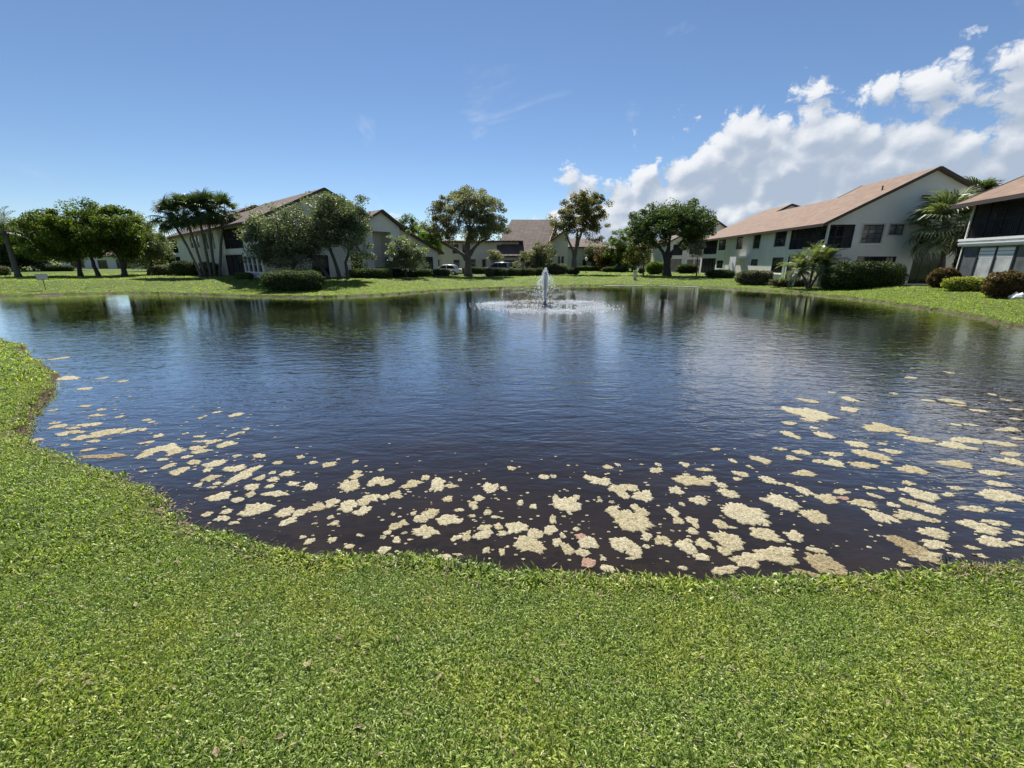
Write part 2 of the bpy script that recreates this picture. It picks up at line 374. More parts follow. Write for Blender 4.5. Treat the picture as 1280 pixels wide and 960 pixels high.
M['water'] = water_mat()
def algae_mat(name, lo, hi, spot):
    m, nt, out = new_mat(name); t = NT(nt); tc = t.n('ShaderNodeTexCoord').outputs['Object']
    geo = t.n('ShaderNodeNewGeometry').outputs['Position']
    n = t.noise(geo, 38, 5, .7); n2 = t.noise(geo, 9, 4, .6); n3 = t.noise(geo, 70, 3, .6)
    c = t.ramp(n, [(.3, lo), (.62, hi)]); c = t.mix(t.mrange(n2, .58, .75, 0, .8), c, spot)
    c = t.mix(t.mrange(n3, .56, .68, 0, .65), c, tuple(x * .45 for x in lo))
    rnd = t.n('ShaderNodeObjectInfo').outputs['Random']; c = t.mix(t.mrange(rnd, .35, 1., 0, .55), c, t.mix(1., c, (.80, .75, .62), 'MULTIPLY'))
    p = t.n('ShaderNodeBsdfPrincipled', {'Base Color': c, 'Roughness': .85, 'Specular IOR Level': .25, 'Normal': t.bump(t.math('ADD', n, t.math('MULTIPLY', n3, .5)), .9, .02)})
    nt.links.new(p.outputs[0], out.inputs[0]); return m
M['algae'] = algae_mat('cream_algae', (.20, .172, .098), (.54, .485, .33), (.31, .27, .165))
M['algae_pink'] = algae_mat('pinkish_algae', (.26, .14, .10), (.44, .29, .22), (.28, .14, .10))
M['scum'] = algae_mat('brown_scum', (.12, .092, .045), (.38, .31, .18), (.20, .155, .085))
def spray_mat():
    m, nt, out = new_mat('spray_drops'); t = NT(nt)
    d = t.n('ShaderNodeBsdfPrincipled', {'Base Color': (.97, .98, .99, 1), 'Roughness': .25}); tl = t.n('ShaderNodeBsdfTranslucent', {'Color': (.92, .95, .97, 1)})
    ms = t.n('ShaderNodeMixShader', {0: .72, 1: d.outputs[0], 2: tl.outputs[0]}); nt.links.new(ms.outputs[0], out.inputs[0]); return m
M['spray'] = spray_mat()

# ------------------------------------------------------------------ ground and pond
WZ = -0.5
SH = [(-37.7, 31.5), (-34, 33.7), (-28.4, 34.6), (-19.6, 31.6), (-13.8, 31.0), (-9.9, 33.0), (-5.7, 38.3), (0, 42.0), (4.9, 44.2), (11.9, 45.6), (17.8, 43.5), (20.8, 39.9),
      (23.2, 34.6), (23.7, 31.0), (23.2, 25.7), (22.3, 21.1), (20.6, 17.0), (21.5, 12), (20, 7), (15, 4.6), (9, 3.9), (4.9, 3.32), (4.0, 3.14), (3.14, 2.97), (2.45, 2.95), (1.1, 2.99), (.42, 3.04),
      (-.57, 3.16), (-1.39, 3.24), (-2.33, 3.35), (-3.2, 3.73), (-4.08, 4.31), (-5.38, 5.01), (-7.17, 5.77), (-8.09, 6.47), (-9.04, 7.48), (-10.73, 9.47), (-13.55, 11.6),
      (-16.84, 13.64), (-24, 15.5), (-34, 18), (-44, 24), (-43.5, 29)]
SH = [(x * .94, y * .94) if math.hypot(x, y) < 17.5 and y < 13 and x < 6 else (x, y) for x, y in SH]
def catmull(P, n):
    out = []
    P = [np.array(p, float) for p in P]; N = len(P)
    for i in range(N):
        a, b, c, d = P[i - 1], P[i], P[(i + 1) % N], P[(i + 2) % N]
        for k in range(n):
            t = k / n; out.append(.5 * ((2 * b) + (c - a) * t + (2 * a - 5 * b + 4 * c - d) * t * t + (3 * b - a - 3 * c + d) * t ** 3))
    return np.array(out)
shore = catmull(SH, 14)
for i, p in enumerate(shore):                      # small bites and slumps of the bank
    d = math.hypot(p[0], p[1]); k = .09 if d < 14 else .28
    f = 1.5 if d < 14 else .6
    v = mnoise.noise_vector(Vector((p[0] * f, p[1] * f, 0))) + mnoise.noise_vector(Vector((p[0] * f * 3, p[1] * f * 3, 4.))) * .5
    shore[i] += np.array([v.x, v.y]) * k
def signed_dist(X, Y):
    """distance to the waterline, positive on land"""
    A = shore; B = np.roll(shore, -1, 0); out = np.empty(len(X)); E = B - A; L2 = (E ** 2).sum(1)
    for s in range(0, len(X), 4000):
        x = X[s:s + 4000, None]; y = Y[s:s + 4000, None]
        t = np.clip(((x - A[:, 0]) * E[:, 0] + (y - A[:, 1]) * E[:, 1]) / L2, 0, 1)
        d = np.sqrt(((x - A[:, 0] - t * E[:, 0]) ** 2 + (y - A[:, 1] - t * E[:, 1]) ** 2).min(1))
        cr = (A[:, 1] > y) != (B[:, 1] > y)
        with np.errstate(divide='ignore', invalid='ignore'):
            xi = A[:, 0] + (y - A[:, 1]) * E[:, 0] / E[:, 1]
        ins = (cr & (x < xi)).sum(1) % 2 == 1
        out[s:s + 4000] = np.where(ins, -d, d)
    return out
def sstep(x): x = np.clip(x, 0, 1); return x * x * (3 - 2 * x)
def height(X, Y, sd=None):
    X = np.asarray(X, float); Y = np.asarray(Y, float)
    if sd is None: sd = signed_dist(X, Y)
    near = 1 - sstep((Y - 9) / 9)
    left = sstep((-X - 4) / 12); right = sstep((X - 18) / 6) * (1 - sstep((Y - 30) / 8)) * sstep((Y - 6) / 8)
    far_base = .3 * left + .26 * right
    base = lerp(far_base, .35, near)
    Rr = lerp(8.5 - 3.5 * right, 3.3, near)
    t = np.clip(sd / Rr, 0, 1); up = lerp(t, sstep(t), .6)
    land = -.37 + (base + .37) * up + .03 * np.sin(X * .9 + Y * .5) * np.clip(sd, 0, 1) * .5
    bed = -.57 - 1.4 * (1 - np.exp(np.minimum(sd, 0) / 5.))
    return lerp(bed, land, sstep((sd + .05) / .12))
def hz(x, y): return float(height(np.array([x]), np.array([y]))[0])
ang = np.concatenate([np.arange(-62, 62.01, .36), np.arange(66, 298, 4.)]); ang = np.radians(ang)
rr = np.concatenate([[.02], .25 * np.exp(np.arange(0, math.log(115 / .25), .0142)), [130, 170, 250, 500, 1200, 3000]])
AA, RR_ = np.meshgrid(ang, rr); GX = (RR_ * np.sin(AA)).ravel(); GY = (RR_ * np.cos(AA)).ravel()
gsd = signed_dist(GX, GY)
rng = np.random.default_rng(3)
GZ = height(GX, GY, gsd) + rng.normal(0, .006, len(GX)) * (np.hypot(GX, GY) < 30)
na, nr = len(ang), len(rr); ii = (np.arange(nr - 1)[:, None] * na + np.arange(na)[None, :]); jj = (np.arange(nr - 1)[:, None] * na + (np.arange(na)[None, :] + 1) % na)
GF = np.stack([ii, ii + na, jj + na, jj], -1).reshape(-1, 4)
link('ground', np_mesh('ground', np.stack([GX, GY, GZ], 1), GF, {'sd': gsd}, True), M['ground'], kind='structure', label='green lawn and eroded bank all round the pond')
MB().box(-60, 40, 1.5, 60, -5, WZ).build('pond_water', M['water'], kind='structure', label='dark rippled water of the pond')

# ------------------------------------------------------------------ lawn blades (uncountable: one object)
def blade_clump(nm, seed, n, rad, L, W, lean):
    g = np.random.default_rng(seed); V = []; Fc = []; T = []
    for _ in range(n):
        a = g.uniform(0, 2 * math.pi); r = rad * math.sqrt(g.uniform()); bx, by = r * math.cos(a), r * math.sin(a)
        d = g.uniform(0, 2 * math.pi); l = L * g.uniform(.55, 1.25); w = W * g.uniform(.7, 1.2); le = lean * g.uniform(.35, 1.25); tw = g.normal(0, .5)
        tint = np.clip(g.normal(.46, .30), 0, .93)
        if g.uniform() < .06: tint = 1.
        i = len(V); c, s = math.cos(d), math.sin(d); x = z = 0.; th = R(12) + le * .3
        for k, (f, wf) in enumerate(((0, .7), (.35, 1.), (.72, .85), (1., .12))):
            if k:
                st = (f - pf) * l; x += st * math.sin(th); z += st * math.cos(th); th += le * .55
            pf = f; hw = w * wf / 2; ox, oy = -s * math.cos(tw), c * math.cos(tw); oz = math.sin(tw) * .6
            for sg in (-1, 1):
                V.append((bx + c * x + ox * hw * sg, by + s * x + oy * hw * sg, z - .008 + oz * hw * sg)); T.append(tint)
        for k in range(3): Fc.append((i + 2 * k, i + 2 * k + 1, i + 2 * k + 3, i + 2 * k + 2))
    me = np_mesh(nm, V, Fc, {'tint': T}); me.materials.append(M['blade']); return me
clumps = bpy.data.collections.new('grass_clump_source')
for k in range(8):
    me = blade_clump('grass_clump', 40 + k, 32, .07, .049, .0080, .95 + .16 * (k % 4))
    clumps.objects.link(bpy.data.objects.new('grass_clump', me))
def scatter(n, r0, r1, a0, a1, p):
    g = np.random.default_rng(n); r = (r0 ** p + (r1 ** p - r0 ** p) * g.uniform(size=n)) ** (1 / p); a = np.radians(g.uniform(a0, a1, n))
    return r * np.sin(a), r * np.cos(a)
GP = []
for n, r0, r1, p, s0, s1, lo in ((34000, .5, 4.4, 2, .52, .9, -.02), (52000, 4.4, 13, 2, .8, 1.25, .0), (70000, 13, 42, 1.4, 1.4, 2.2, .05), (30000, 42, 85, 1.2, 1.8, 2.8, .06)):
    x, y = scatter(n, r0, r1, -64, 64, p); sd = signed_dist(x, y); keep = (sd > lo + .12 * np.random.default_rng(1).uniform(size=n) ** 2)
    x, y, sd = x[keep], y[keep], sd[keep]; g = np.random.default_rng(9)
    sz = g.uniform(s0, s1, len(x)); sz *= np.where(sd < .14, g.uniform(.9, 2.4, len(x)), 1.) * np.where((pn0 := np.sin(x * 2.3 + 1.7 * np.sin(y * 1.9)) * np.sin(y * 2.7 + x)) > .75, 1.18, 1.)
    if r0 > 4: sz *= np.where(sd < .2, .6, 1)
    GP.append(np.stack([x, y, height(x, y, sd) - .004, sz, g.uniform(0, 6.283, len(x))], 1))
GP = np.concatenate(GP)
# thin and straw-coloured spots in the turf
pn = np.array([mnoise.noise(Vector((p[0] * .9, p[1] * .9, 7.))) + .5 * mnoise.noise(Vector((p[0] * 3, p[1] * 3, 1.))) for p in GP])
GP = GP[(pn < .68 + .25 * np.random.default_rng(5).uniform(size=len(pn))) | (np.hypot(GP[:, 0], GP[:, 1]) < 6)]
gm = bpy.data.meshes.new('grass'); gm.vertices.add(len(GP)); gm.vertices.foreach_set('co', GP[:, :3].astype(np.float32).ravel())
for nme, c in (('sz', 3), ('rz', 4)):
    at = gm.attributes.new(nme, 'FLOAT', 'POINT'); at.data.foreach_set('value', GP[:, c].astype(np.float32))
grass = link('grass', gm, M['blade'], kind='stuff', label='thick short green lawn grass round the pond')
ng = bpy.data.node_groups.new('grass_scatter', 'GeometryNodeTree')
ng.interface.new_socket('Geometry', in_out='INPUT', socket_type='NodeSocketGeometry'); ng.interface.new_socket('Geometry', in_out='OUTPUT', socket_type='NodeSocketGeometry')
gi = ng.nodes.new('NodeGroupInput'); go = ng.nodes.new('NodeGroupOutput'); ci = ng.nodes.new('GeometryNodeCollectionInfo'); ci.inputs['Collection'].default_value = clumps
ci.inputs['Separate Children'].default_value = True; ci.inputs['Reset Children'].default_value = True
ip = ng.nodes.new('GeometryNodeInstanceOnPoints'); ip.inputs['Pick Instance'].default_value = True
a1 = ng.nodes.new('GeometryNodeInputNamedAttribute'); a1.data_type = 'FLOAT'; a1.inputs['Name'].default_value = 'sz'
a2 = ng.nodes.new('GeometryNodeInputNamedAttribute'); a2.data_type = 'FLOAT'; a2.inputs['Name'].default_value = 'rz'
cx = ng.nodes.new('ShaderNodeCombineXYZ'); ng.links.new(a2.outputs['Attribute'], cx.inputs[2])
ng.links.new(gi.outputs[0], ip.inputs['Points']); ng.links.new(ci.outputs[0], ip.inputs['Instance']); ng.links.new(cx.outputs[0], ip.inputs['Rotation']); ng.links.new(a1.outputs['Attribute'], ip.inputs['Scale'])
ng.links.new(ip.outputs[0], go.inputs[0])
grass.modifiers.new('scatter', 'NODES').node_group = ng

# ------------------------------------------------------------------ houses
class Wall2D:
    """a wall plane: a runs along it, z up, d outwards"""
    def __init__(s, o, a, n): s.o = Vector(o); s.a = Vector(a); s.n = Vector(n)
    def p(s, a, z, d=0.): return tuple(s.o + s.a * a + Vector((0, 0, z)) + s.n * d)
    def box(s, mb, a0, a1, z0, z1, d0, d1):
        i = len(mb.v); mb.v += [s.p(a, z, d) for d in (d0, d1) for z in (z0, z1) for a in (a0, a1)]
        mb.f += [tuple(i + q for q in f) for f in ((0, 2, 3, 1), (4, 5, 7, 6), (0, 1, 5, 4), (2, 6, 7, 3), (0, 4, 6, 2), (1, 3, 7, 5))]
def wall(parent, W, a0, a1, z0, z1, holes, mat, extra=(), depth=.16):
    mb = MB(); As = sorted({a0, a1, *[h[0] for h in holes], *[h[1] for h in holes]}); Zs = sorted({z0, z1, *[h[2] for h in holes], *[h[3] for h in holes]})
    for b0, b1 in zip(As, As[1:]):
        for c0, c1 in zip(Zs, Zs[1:]):
            m, n = (b0 + b1) / 2, (c0 + c1) / 2
            if any(h[0] < m < h[1] and h[2] < n < h[3] for h in holes): continue
            mb.poly([W.p(b0, c0), W.p(b1, c0), W.p(b1, c1), W.p(b0, c1)])
    for h in holes:
        q = [(h[0], h[2]), (h[1], h[2]), (h[1], h[3]), (h[0], h[3])]
        for k in range(4):
            u, v = q[k], q[(k + 1) % 4]; mb.poly([W.p(*u), W.p(*v), W.p(*v, -depth), W.p(*u, -depth)])
    for pl_ in extra: mb.poly([W.p(*q) for q in pl_])
    return mb.build('wall', mat, parent)
def window(parent, W, h, nx=1, nz=1, glass='glass', frame='bronze', trim=None, name='window', sill=False, rails=()):
    a0, a1, z0, z1 = h; f = .06; mb = MB()
    for b in ((a0, a1, z0, z0 + f), (a0, a1, z1 - f, z1), (a0, a0 + f, z0 + f, z1 - f), (a1 - f, a1, z0 + f, z1 - f)): W.box(mb, *b, -.10, -.03)
    o = mb.build(name, M[frame], parent)
    mb = MB(); W.box(mb, a0 + f, a1 - f, z0 + f, z1 - f, -.092, -.08); mb.build('pane', M[glass], o)
    bars = []
    if nx > 1 or nz > 1 or rails:
        mb = MB()
        for k in range(1, nx): x = lerp(a0, a1, k / nx); bars.append((x - .022, x + .022, z0 + f, z1 - f, -.08, -.05))
        for k in range(1, nz): z = lerp(z0, z1, k / nz); bars.append((a0 + f, a1 - f, z - .022, z + .022, -.08, -.052))
        for r in rails: bars.append((a0 + f, a1 - f, lerp(z0, z1, r) - .03, lerp(z0, z1, r) + .03, -.08, -.045))
        if nx > 1 and (nz > 1 or rails):                 # crossing bars are one grille
            for q in bars: W.box(mb, *q)
            mb.build('glazing_bar', M[frame], o)
        else:
            for q in bars: mb = MB(); W.box(mb, *q); mb.build('glazing_bar', M[frame], o)
    if trim:
        mb = MB(); g = .11
        for b in ((a0 - g, a1 + g, z1, z1 + g), (a0 - g, a1 + g, z0 - g, z0), (a0 - g, a0, z0, z1), (a1, a1 + g, z0, z1)): W.box(mb, *b, .002, .035)
        mb.build('window_trim', M[trim], o)
    if sill:
        mb = MB(); W.box(mb, a0 - .1, a1 + .1, z0 - .16, z0 - .1, .004, .10); mb.build('sill', M['white'], o)
    return o
def recess(parent, W, h, depth, name='balcony', posts=4, rail=1.0, screen=True, baluster=True, glassdoor=True):
    """roofed balcony or porch behind an opening: inside faces, posts, railing, insect screen"""
    a0, a1, z0, z1 = h; mb = MB(); D = -depth
    for q in ([(a0, z0, -.16), (a1, z0, -.16), (a1, z0, D), (a0, z0, D)], [(a0, z1, -.16), (a1, z1, -.16), (a1, z1, D), (a0, z1, D)],
              [(a0, z0, D), (a1, z0, D), (a1, z1, D), (a0, z1, D)], [(a0, z0, -.16), (a0, z1, -.16), (a0, z1, D), (a0, z0, D)], [(a1, z0, -.16), (a1, z1, -.16), (a1, z1, D), (a1, z0, D)]):
        mb.poly([W.p(*x) for x in q])
    o = mb.build(name, M['inner'], parent)
    if glassdoor:
        mb = MB(); W.box(mb, lerp(a0, a1, .2), lerp(a0, a1, .75), z0, z0 + min(2.0, (z1 - z0) * .93), D + .01, D + .06); mb.build('sliding_door', M['glass'], o)
    for k in range(posts + 1):
        mb = MB(); x = lerp(a0 + .04, a1 - .04, k / posts); W.box(mb, x - .04, x + .04, z0, z1, -.15, -.07); mb.build('post', M['bronze'], o)
    if rail:
        mb = MB(); W.box(mb, a0 + .08, a1 - .08, z0 + rail - .05, z0 + rail, -.14, -.08); W.box(mb, a0 + .08, a1 - .08, z0 + .05, z0 + .1, -.13, -.09)
        if baluster:
            n = int((a1 - a0) / .14)
            for k in range(1, n): x = lerp(a0, a1, k / n); W.box(mb, x - .012, x + .012, z0 + .1, z0 + rail - .05, -.12, -.10)
        mb.build('railing', M['bronze'], o)
    if screen:
        mb = MB(); mb.poly([W.p(a0 + .02, z0, -.06), W.p(a1 - .02, z0, -.06), W.p(a1 - .02, z1, -.06), W.p(a0 + .02, z1, -.06)]); mb.build('insect_screen', M['screen'], o)
    return o
def roof_part(parent, polys, mat, edges=(), t=.16, fascia='trim', fh=.24, name='roof'):
    mb = MB()
    for q in polys: mb.slab(q, t)
    o = mb.build(name, mat, parent)
    if edges:
        mb = MB()
        for p, q in edges:
            dz = Vector((0, 0, -.09)); mb.beam(Vector(p) + dz, Vector(q) + dz, .07, fh)
        mb.build('fascia', M[fascia], o)
    return o

# ---- grey two-storey house on the right bank: x runs along its gable end, y along its long side
hr = empty('apartment_house', (27.09, 38.3, 0), R(-6.36), label='grey two-storey apartment house with long salmon shingle roof beside the pond', cat='house')
WL = Wall2D((0, 0, 0), (0, 1, 0), (-1, 0, 0)); WG = Wall2D((0, 0, 0), (1, 0, 0), (0, -1, 0))
up_l = [(26.5, 32.6, 2.95, 4.95), (23.2, 25.9, 3.42, 4.85), (17.5, 19.5, 3.42, 4.92), (12.6, 14.4, 3.38, 4.95), (6.8, 9.2, 3.46, 4.98), (0.001, 6.05, 3.09, 5.0)]
lo_l = [(26.3, 32.7, .1, 2.36), (23.3, 25.8, .95, 2.05), (12.5, 14.3, 1.45, 2.2), (6.6, 9.0, .8, 2.36), (2.75, 5.75, .12, 2.6), (18.75, 19.6, .1, 2.15)]
wall(hr, WL, 0, 33.4, -.3, 5.25, up_l + lo_l, M['grey'])
gab = [(0.001, 2.15, 3.09, 5.0), (2.78, 4.4, 3.5, 4.98), (4.85, 5.95, 4.15, 4.98), (2.85, 5.95, .9, 2.4), (7.3, 9.6, .12, 2.68), (7.35, 9.3, 3.12, 4.3)]
wall(hr, WG, 0, 15.1, -.3, 5.25, gab, M['greyg'], extra=[[(0, 5.25), (15.1, 5.25), (7.35, 9.15)]])
MB().poly([(15.1, 0, -.3), (15.1, 33.4, -.3), (15.1, 33.4, 5.25), (15.1, 0, 5.25)]).poly([(0, 33.4, -.3), (15.1, 33.4, -.3), (15.1, 33.4, 5.25), (0, 33.4, 5.25)]).build('wall', M['greyg'], hr)
for i, h in enumerate(up_l[1:5]): window(hr, WL, h, 2, 2 if i else 1, 'glass', 'bronze', 'beige' if i > 1 else None, rails=(.5,), sill=i == 3)
recess(hr, WL, up_l[0], 1.8, posts=5)
for h in lo_l[1:4]: window(hr, WL, h, 2, 2, 'glass', 'bronze', None, sill=h[0] < 9)
window(hr, WL, lo_l[5], 1, 1, 'glassm', name='door')
window(hr, WL, lo_l[4], 2, 1, 'glassm', name='sliding_door')
recess(hr, WL, lo_l[0], 1.8, name='porch', posts=4, rail=0)
# corner balcony shared by both faces
mb = MB(); mb.poly([(.16, .16, 3.09), (2.15, .16, 3.09), (2.15, 6.05, 3.09), (.16, 6.05, 3.09)]).poly([(.16, .16, 5.0), (2.15, .16, 5.0), (2.15, 6.05, 5.0), (.16, 6.05, 5.0)])
mb.poly([(2.15, .16, 3.09), (2.15, 6.05, 3.09), (2.15, 6.05, 5.0), (2.15, .16, 5.0)]).poly([(.16, 6.05, 3.09), (2.15, 6.05, 3.09), (2.15, 6.05, 5.0), (.16, 6.05, 5.0)])
bal = mb.build('corner_balcony', M['inner'], hr)
mb = MB(); mb.box(2.06, 2.14, 1.2, 4.6, 3.1, 4.9); mb.build('sliding_door', M['glass'], bal)
for k in range(7):
    mb = MB(); y = .06 + k * .985; mb.box(.05, .14, y - .045, y + .045, 3.09, 5.0); mb.build('post', M['bronze'], bal)
for x in (.75, 1.42, 2.1): MB().box(x - .045, x + .045, .05, .14, 3.09, 5.0).build('post', M['bronze'], bal)
mb = MB(); mb.box(.06, .12, .1, 6., 4.0, 4.06); mb.box(.1, 2.1, .06, .12, 4.0, 4.06)
for k in range(1, 44): y = .1 + k * .136; mb.box(.08, .105, y, y + .022, 3.1, 4.0)
for k in range(1, 15): x = .1 + k * .136; mb.box(x, x + .022, .08, .105, 3.1, 4.0)
mb.build('railing', M['bronze'], bal)
MB().poly([(.03, .03, 3.09), (.03, 6.04, 3.09), (.03, 6.04, 5.0), (.03, .03, 5.0)]).poly([(.03, .03, 3.09), (2.14, .03, 3.09), (2.14, .03, 5.0), (.03, .03, 5.0)]).build('insect_screen', M['screen'], bal)
window(hr, WG, gab[1], 3, 4, 'glassm', 'bronze', 'beige', rails=(.5,), sill=True); window(hr, WG, gab[2], 2, 1, 'glassm', 'bronze', 'beige')
window(hr, WG, gab[3], 3, 1, 'glass', 'bronze'); window(hr, WG, gab[4], 3, 1, 'glass', name='sliding_door'); window(hr, WG, gab[5], 2, 1, 'glass')
mb = MB(); mb.box(6.7, 7.25, -.22, -.002, 6.98, 7.2); mb.box(6.85, 7.1, -.3, -.2, 6.9, 7.1); mb.build('floodlight', M['bronze'], hr)
for nm, bx_ in (('belt_course', (-.035, -.002, .0, 33.4, 2.72, 2.84)), ('belt_course', (-.03, 15.1, -.035, -.002, 2.72, 2.84)), ('balcony_sill', (-.06, -.003, 0, 6.1, 2.98, 3.08)), ('balcony_sill', (-.06, 2.2, -.06, -.003, 2.98, 3.08))):
    MB().box(*bx_).build(nm, M['greyg'], hr)
mb = MB(); mb.box(-1.15, -.02, 15.9, 17.9, 2.25, 2.5); mb.box(-1.15, -1.05, 15.9, 17.9, .0, 2.25); mb.build('entry_screen', M['white'], hr)
for y in (6.35, 22.9): MB().tube([(-.06, y, -.2), (-.06, y, 5.0)], .045, 6).build('downspout', M['white'], hr)
z = lambda x: 5.06 + (x + .65) * .535
ff = [[(-.65, -.45, z(-.65)), (7.25, -.45, z(7.25)), (7.25, 8.65, z(7.25)), (5.15, 8.65, z(5.15)), (5.15, 21.5, z(5.15)), (-.65, 21.5, z(-.65))],
      [(-.65, 21.5, z(-.65)), (5.15, 21.5, z(5.15)), (6.9, 21.5, z(6.9)), (6.9, 29., z(6.9)), (-.65, 34.9, z(-.65))],
      [(7.25, -.45, z(7.25)), (15.6, -.45, z(-.65)), (15.6, 8.65, z(-.65)), (7.25, 8.65, z(7.25))],
      [(5.15, 8.65, z(5.15)), (15.6, 8.65, z(-.65)), (15.6, 21.5, z(-.65)), (5.15, 21.5, z(5.15))],
      [(6.9, 21.5, z(6.9)), (15.6, 21.5, z(-.65)), (15.6, 34.9, z(-.65)), (6.9, 29., z(6.9))], [(-.65, 34.9, z(-.65)), (6.9, 29., z(6.9)), (15.6, 34.9, z(-.65))]]
roof_part(hr, ff, M['roofR'], [((-.65, -.45, z(-.65)), (7.25, -.45, z(7.25))), ((7.25, -.45, z(7.25)), (15.6, -.45, z(-.65))), ((-.65, -.45, z(-.65)), (-.65, 34.9, z(-.65))),
          ((5.15, 21.45, z(5.15)), (6.9, 21.45, z(6.9))), ((6.9, 21.45, z(6.9)), (8.8, 21.45, z(5.8))), ((7.25, 8.7, z(7.25)), (5.15, 8.7, z(5.15)))])
MB().poly([(5.15, 21.5, z(5.15) - .2), (6.9, 21.5, z(6.9) - .1), (12, 21.5, z(3.) - .4)]).build('dormer_wall', M['greyg'], hr)
MB().tube([(4.6, 1.6, z(4.6) - .1), (4.6, 1.6, z(4.6) + .35)], .06, 6).build('vent_pipe', M['bronze'], hr)

# ---- house with glazed porch at the right edge
fr = empty('apartment_house', (26.7, 18.0, .2), R(-16.3), label='house with slatted balcony over white-blinded glass doors behind coppery bushes', cat='house')
hol_l = [(.3, 11.9, .15, 2.72), (.3, 11.9, 3.25, 5.4)]
wall(fr, WL, 0, 12, -.4, 5.5, hol_l, M['grey'])
wall(fr, Wall2D((0, 12, 0), (1, 0, 0), (0, 1, 0)), 0, 11, -.4, 5.5, [(1.2, 2.6, 3.4, 4.8)], M['greyg'], extra=[[(0, 5.5), (11, 5.5), (5.5, 8.4)]])
window(fr, Wall2D((0, 12, 0), (1, 0, 0), (0, 1, 0)), (1.2, 2.6, 3.4, 4.8), 2, 1)
wall(fr, WG, 0, 11, -.4, 5.5, [], M['greyg'], extra=[[(0, 5.5), (11, 5.5), (5.5, 8.4)]])
MB().poly([(11, 0, -.4), (11, 12, -.4), (11, 12, 5.5), (11, 0, 5.5)]).build('wall', M['greyg'], fr)
recess(fr, WL, hol_l[1], 2., posts=9, rail=1.05)
n = 8
for k in range(n):
    y0, y1 = lerp(.3, 11.9, k / n), lerp(.3, 11.9, (k + 1) / n)
    o = window(fr, WL, (y0, y1, .15, 2.72), 1, 1, ('glassb', 'glassm', 'glassb')[k % 3], 'bronze', name='glass_door', rails=(.22,))
    if k % 3 != 1:
        mb = MB()
        for q in range(3): WL.box(mb, y0 + .07, y1 - .07, 2.05 + q * .2, 2.2 + q * .2, -.079, -.07)
        mb.build('blind', M['white'], o)
mb = MB(); mb.box(-.16, -.003, -.05, 12.12, 2.78, 3.2); mb.box(-.22, -.165, -.1, 12.17, 3.08, 3.22); mb.box(-.2, -.165, -.1, 12.15, 2.9, 2.96); mb.build('balcony_band', M['white'], fr)
zf = lambda x: 5.38 + (x + .8) * .5
roof_part(fr, [[(-.8, -.6, zf(-.8)), (5.5, -.6, zf(5.5)), (5.5, 12.7, zf(5.5)), (-.8, 12.7, zf(-.8))], [(5.5, -.6, zf(5.5)), (11.8, -.6, zf(-.8)), (11.8, 12.7, zf(-.8)), (5.5, 12.7, zf(5.5))]], M['roofR'],
          [((-.8, -.6, zf(-.8)), (-.8, 12.7, zf(-.8))), ((-.8, 12.7, zf(-.8)), (5.5, 12.7, zf(5.5))), ((5.5, 12.7, zf(5.5)), (11.8, 12.7, zf(-.8)))])

# ---- cream house on the left bank
hl = empty('apartment_house', (-24.09, 42.28, .3), R(46.2), label='cream two-storey apartment house with brown clay tile roof behind leaning palms', cat='house')
holes = [(5.3, 12.5, 3.0, 5.1), (6.3, 13.2, .05, 2.35), (.35, 1.75, 3.5, 5.05), (1.95, 3.35, 3.5, 5.05), (3.55, 4.95, 3.5, 5.05), (.4, 1.7, .6, 2.2), (1.9, 3.2, .6, 2.2), (3.4, 4.7, .6, 2.2), (4.9, 5.9, .6, 2.2),
         (16., 17.6, 3.1, 5.0), (17.9, 19.5, 3.1, 5.0), (19.8, 21.4, 3.1, 5.0), (24.5, 26.1, 3.4, 5.), (26.5, 28.1, 3.4, 5.), (28.5, 30.1, 3.4, 5.), (40, 44, .1, 2.3), (40, 44, 2.9, 4.9)]
wall(hl, WL, 0, 46, -.5, 5.35, holes, M['cream'])
recess(hl, WL, holes[0], 1.9, posts=3); recess(hl, WL, holes[1], 1.9, name='porch', posts=3, rail=0)
recess(hl, WL, holes[15], 1.9, name='porch', posts=2, rail=0); recess(hl, WL, holes[16], 1.9, posts=2)
for h in holes[2:15]: window(hl, WL, h, 1, 2, 'glass', 'beige', 'white')
MB().box(-.35, -.003, 13.3, 15.2, -.4, 5.3).build('pier', M['cream2'], hl)
MB().box(-.1, -.003, 5.0, 13.2, 2.45, 2.9).build('balcony_band', M['cream2'], hl)
gl = [(1.2, 2.4, 3.4, 4.9), (4.6, 6.4, .1, 2.3), (4.6, 6.2, 3.3, 4.9), (8.9, 10.3, .1, 2.6)]
wall(hl, WG, 0, 11.4, -.5, 5.35, gl, M['cream'], extra=[[(0, 5.35), (11.4, 5.35), (11.4, 6.3), (6.6, 8.75)]])
for h in gl[:3]: window(hl, WG, h, 2, 2, 'glass', 'bronze', 'white')
window(hl, WG, gl[3], 2, 1, 'glass', name='door')
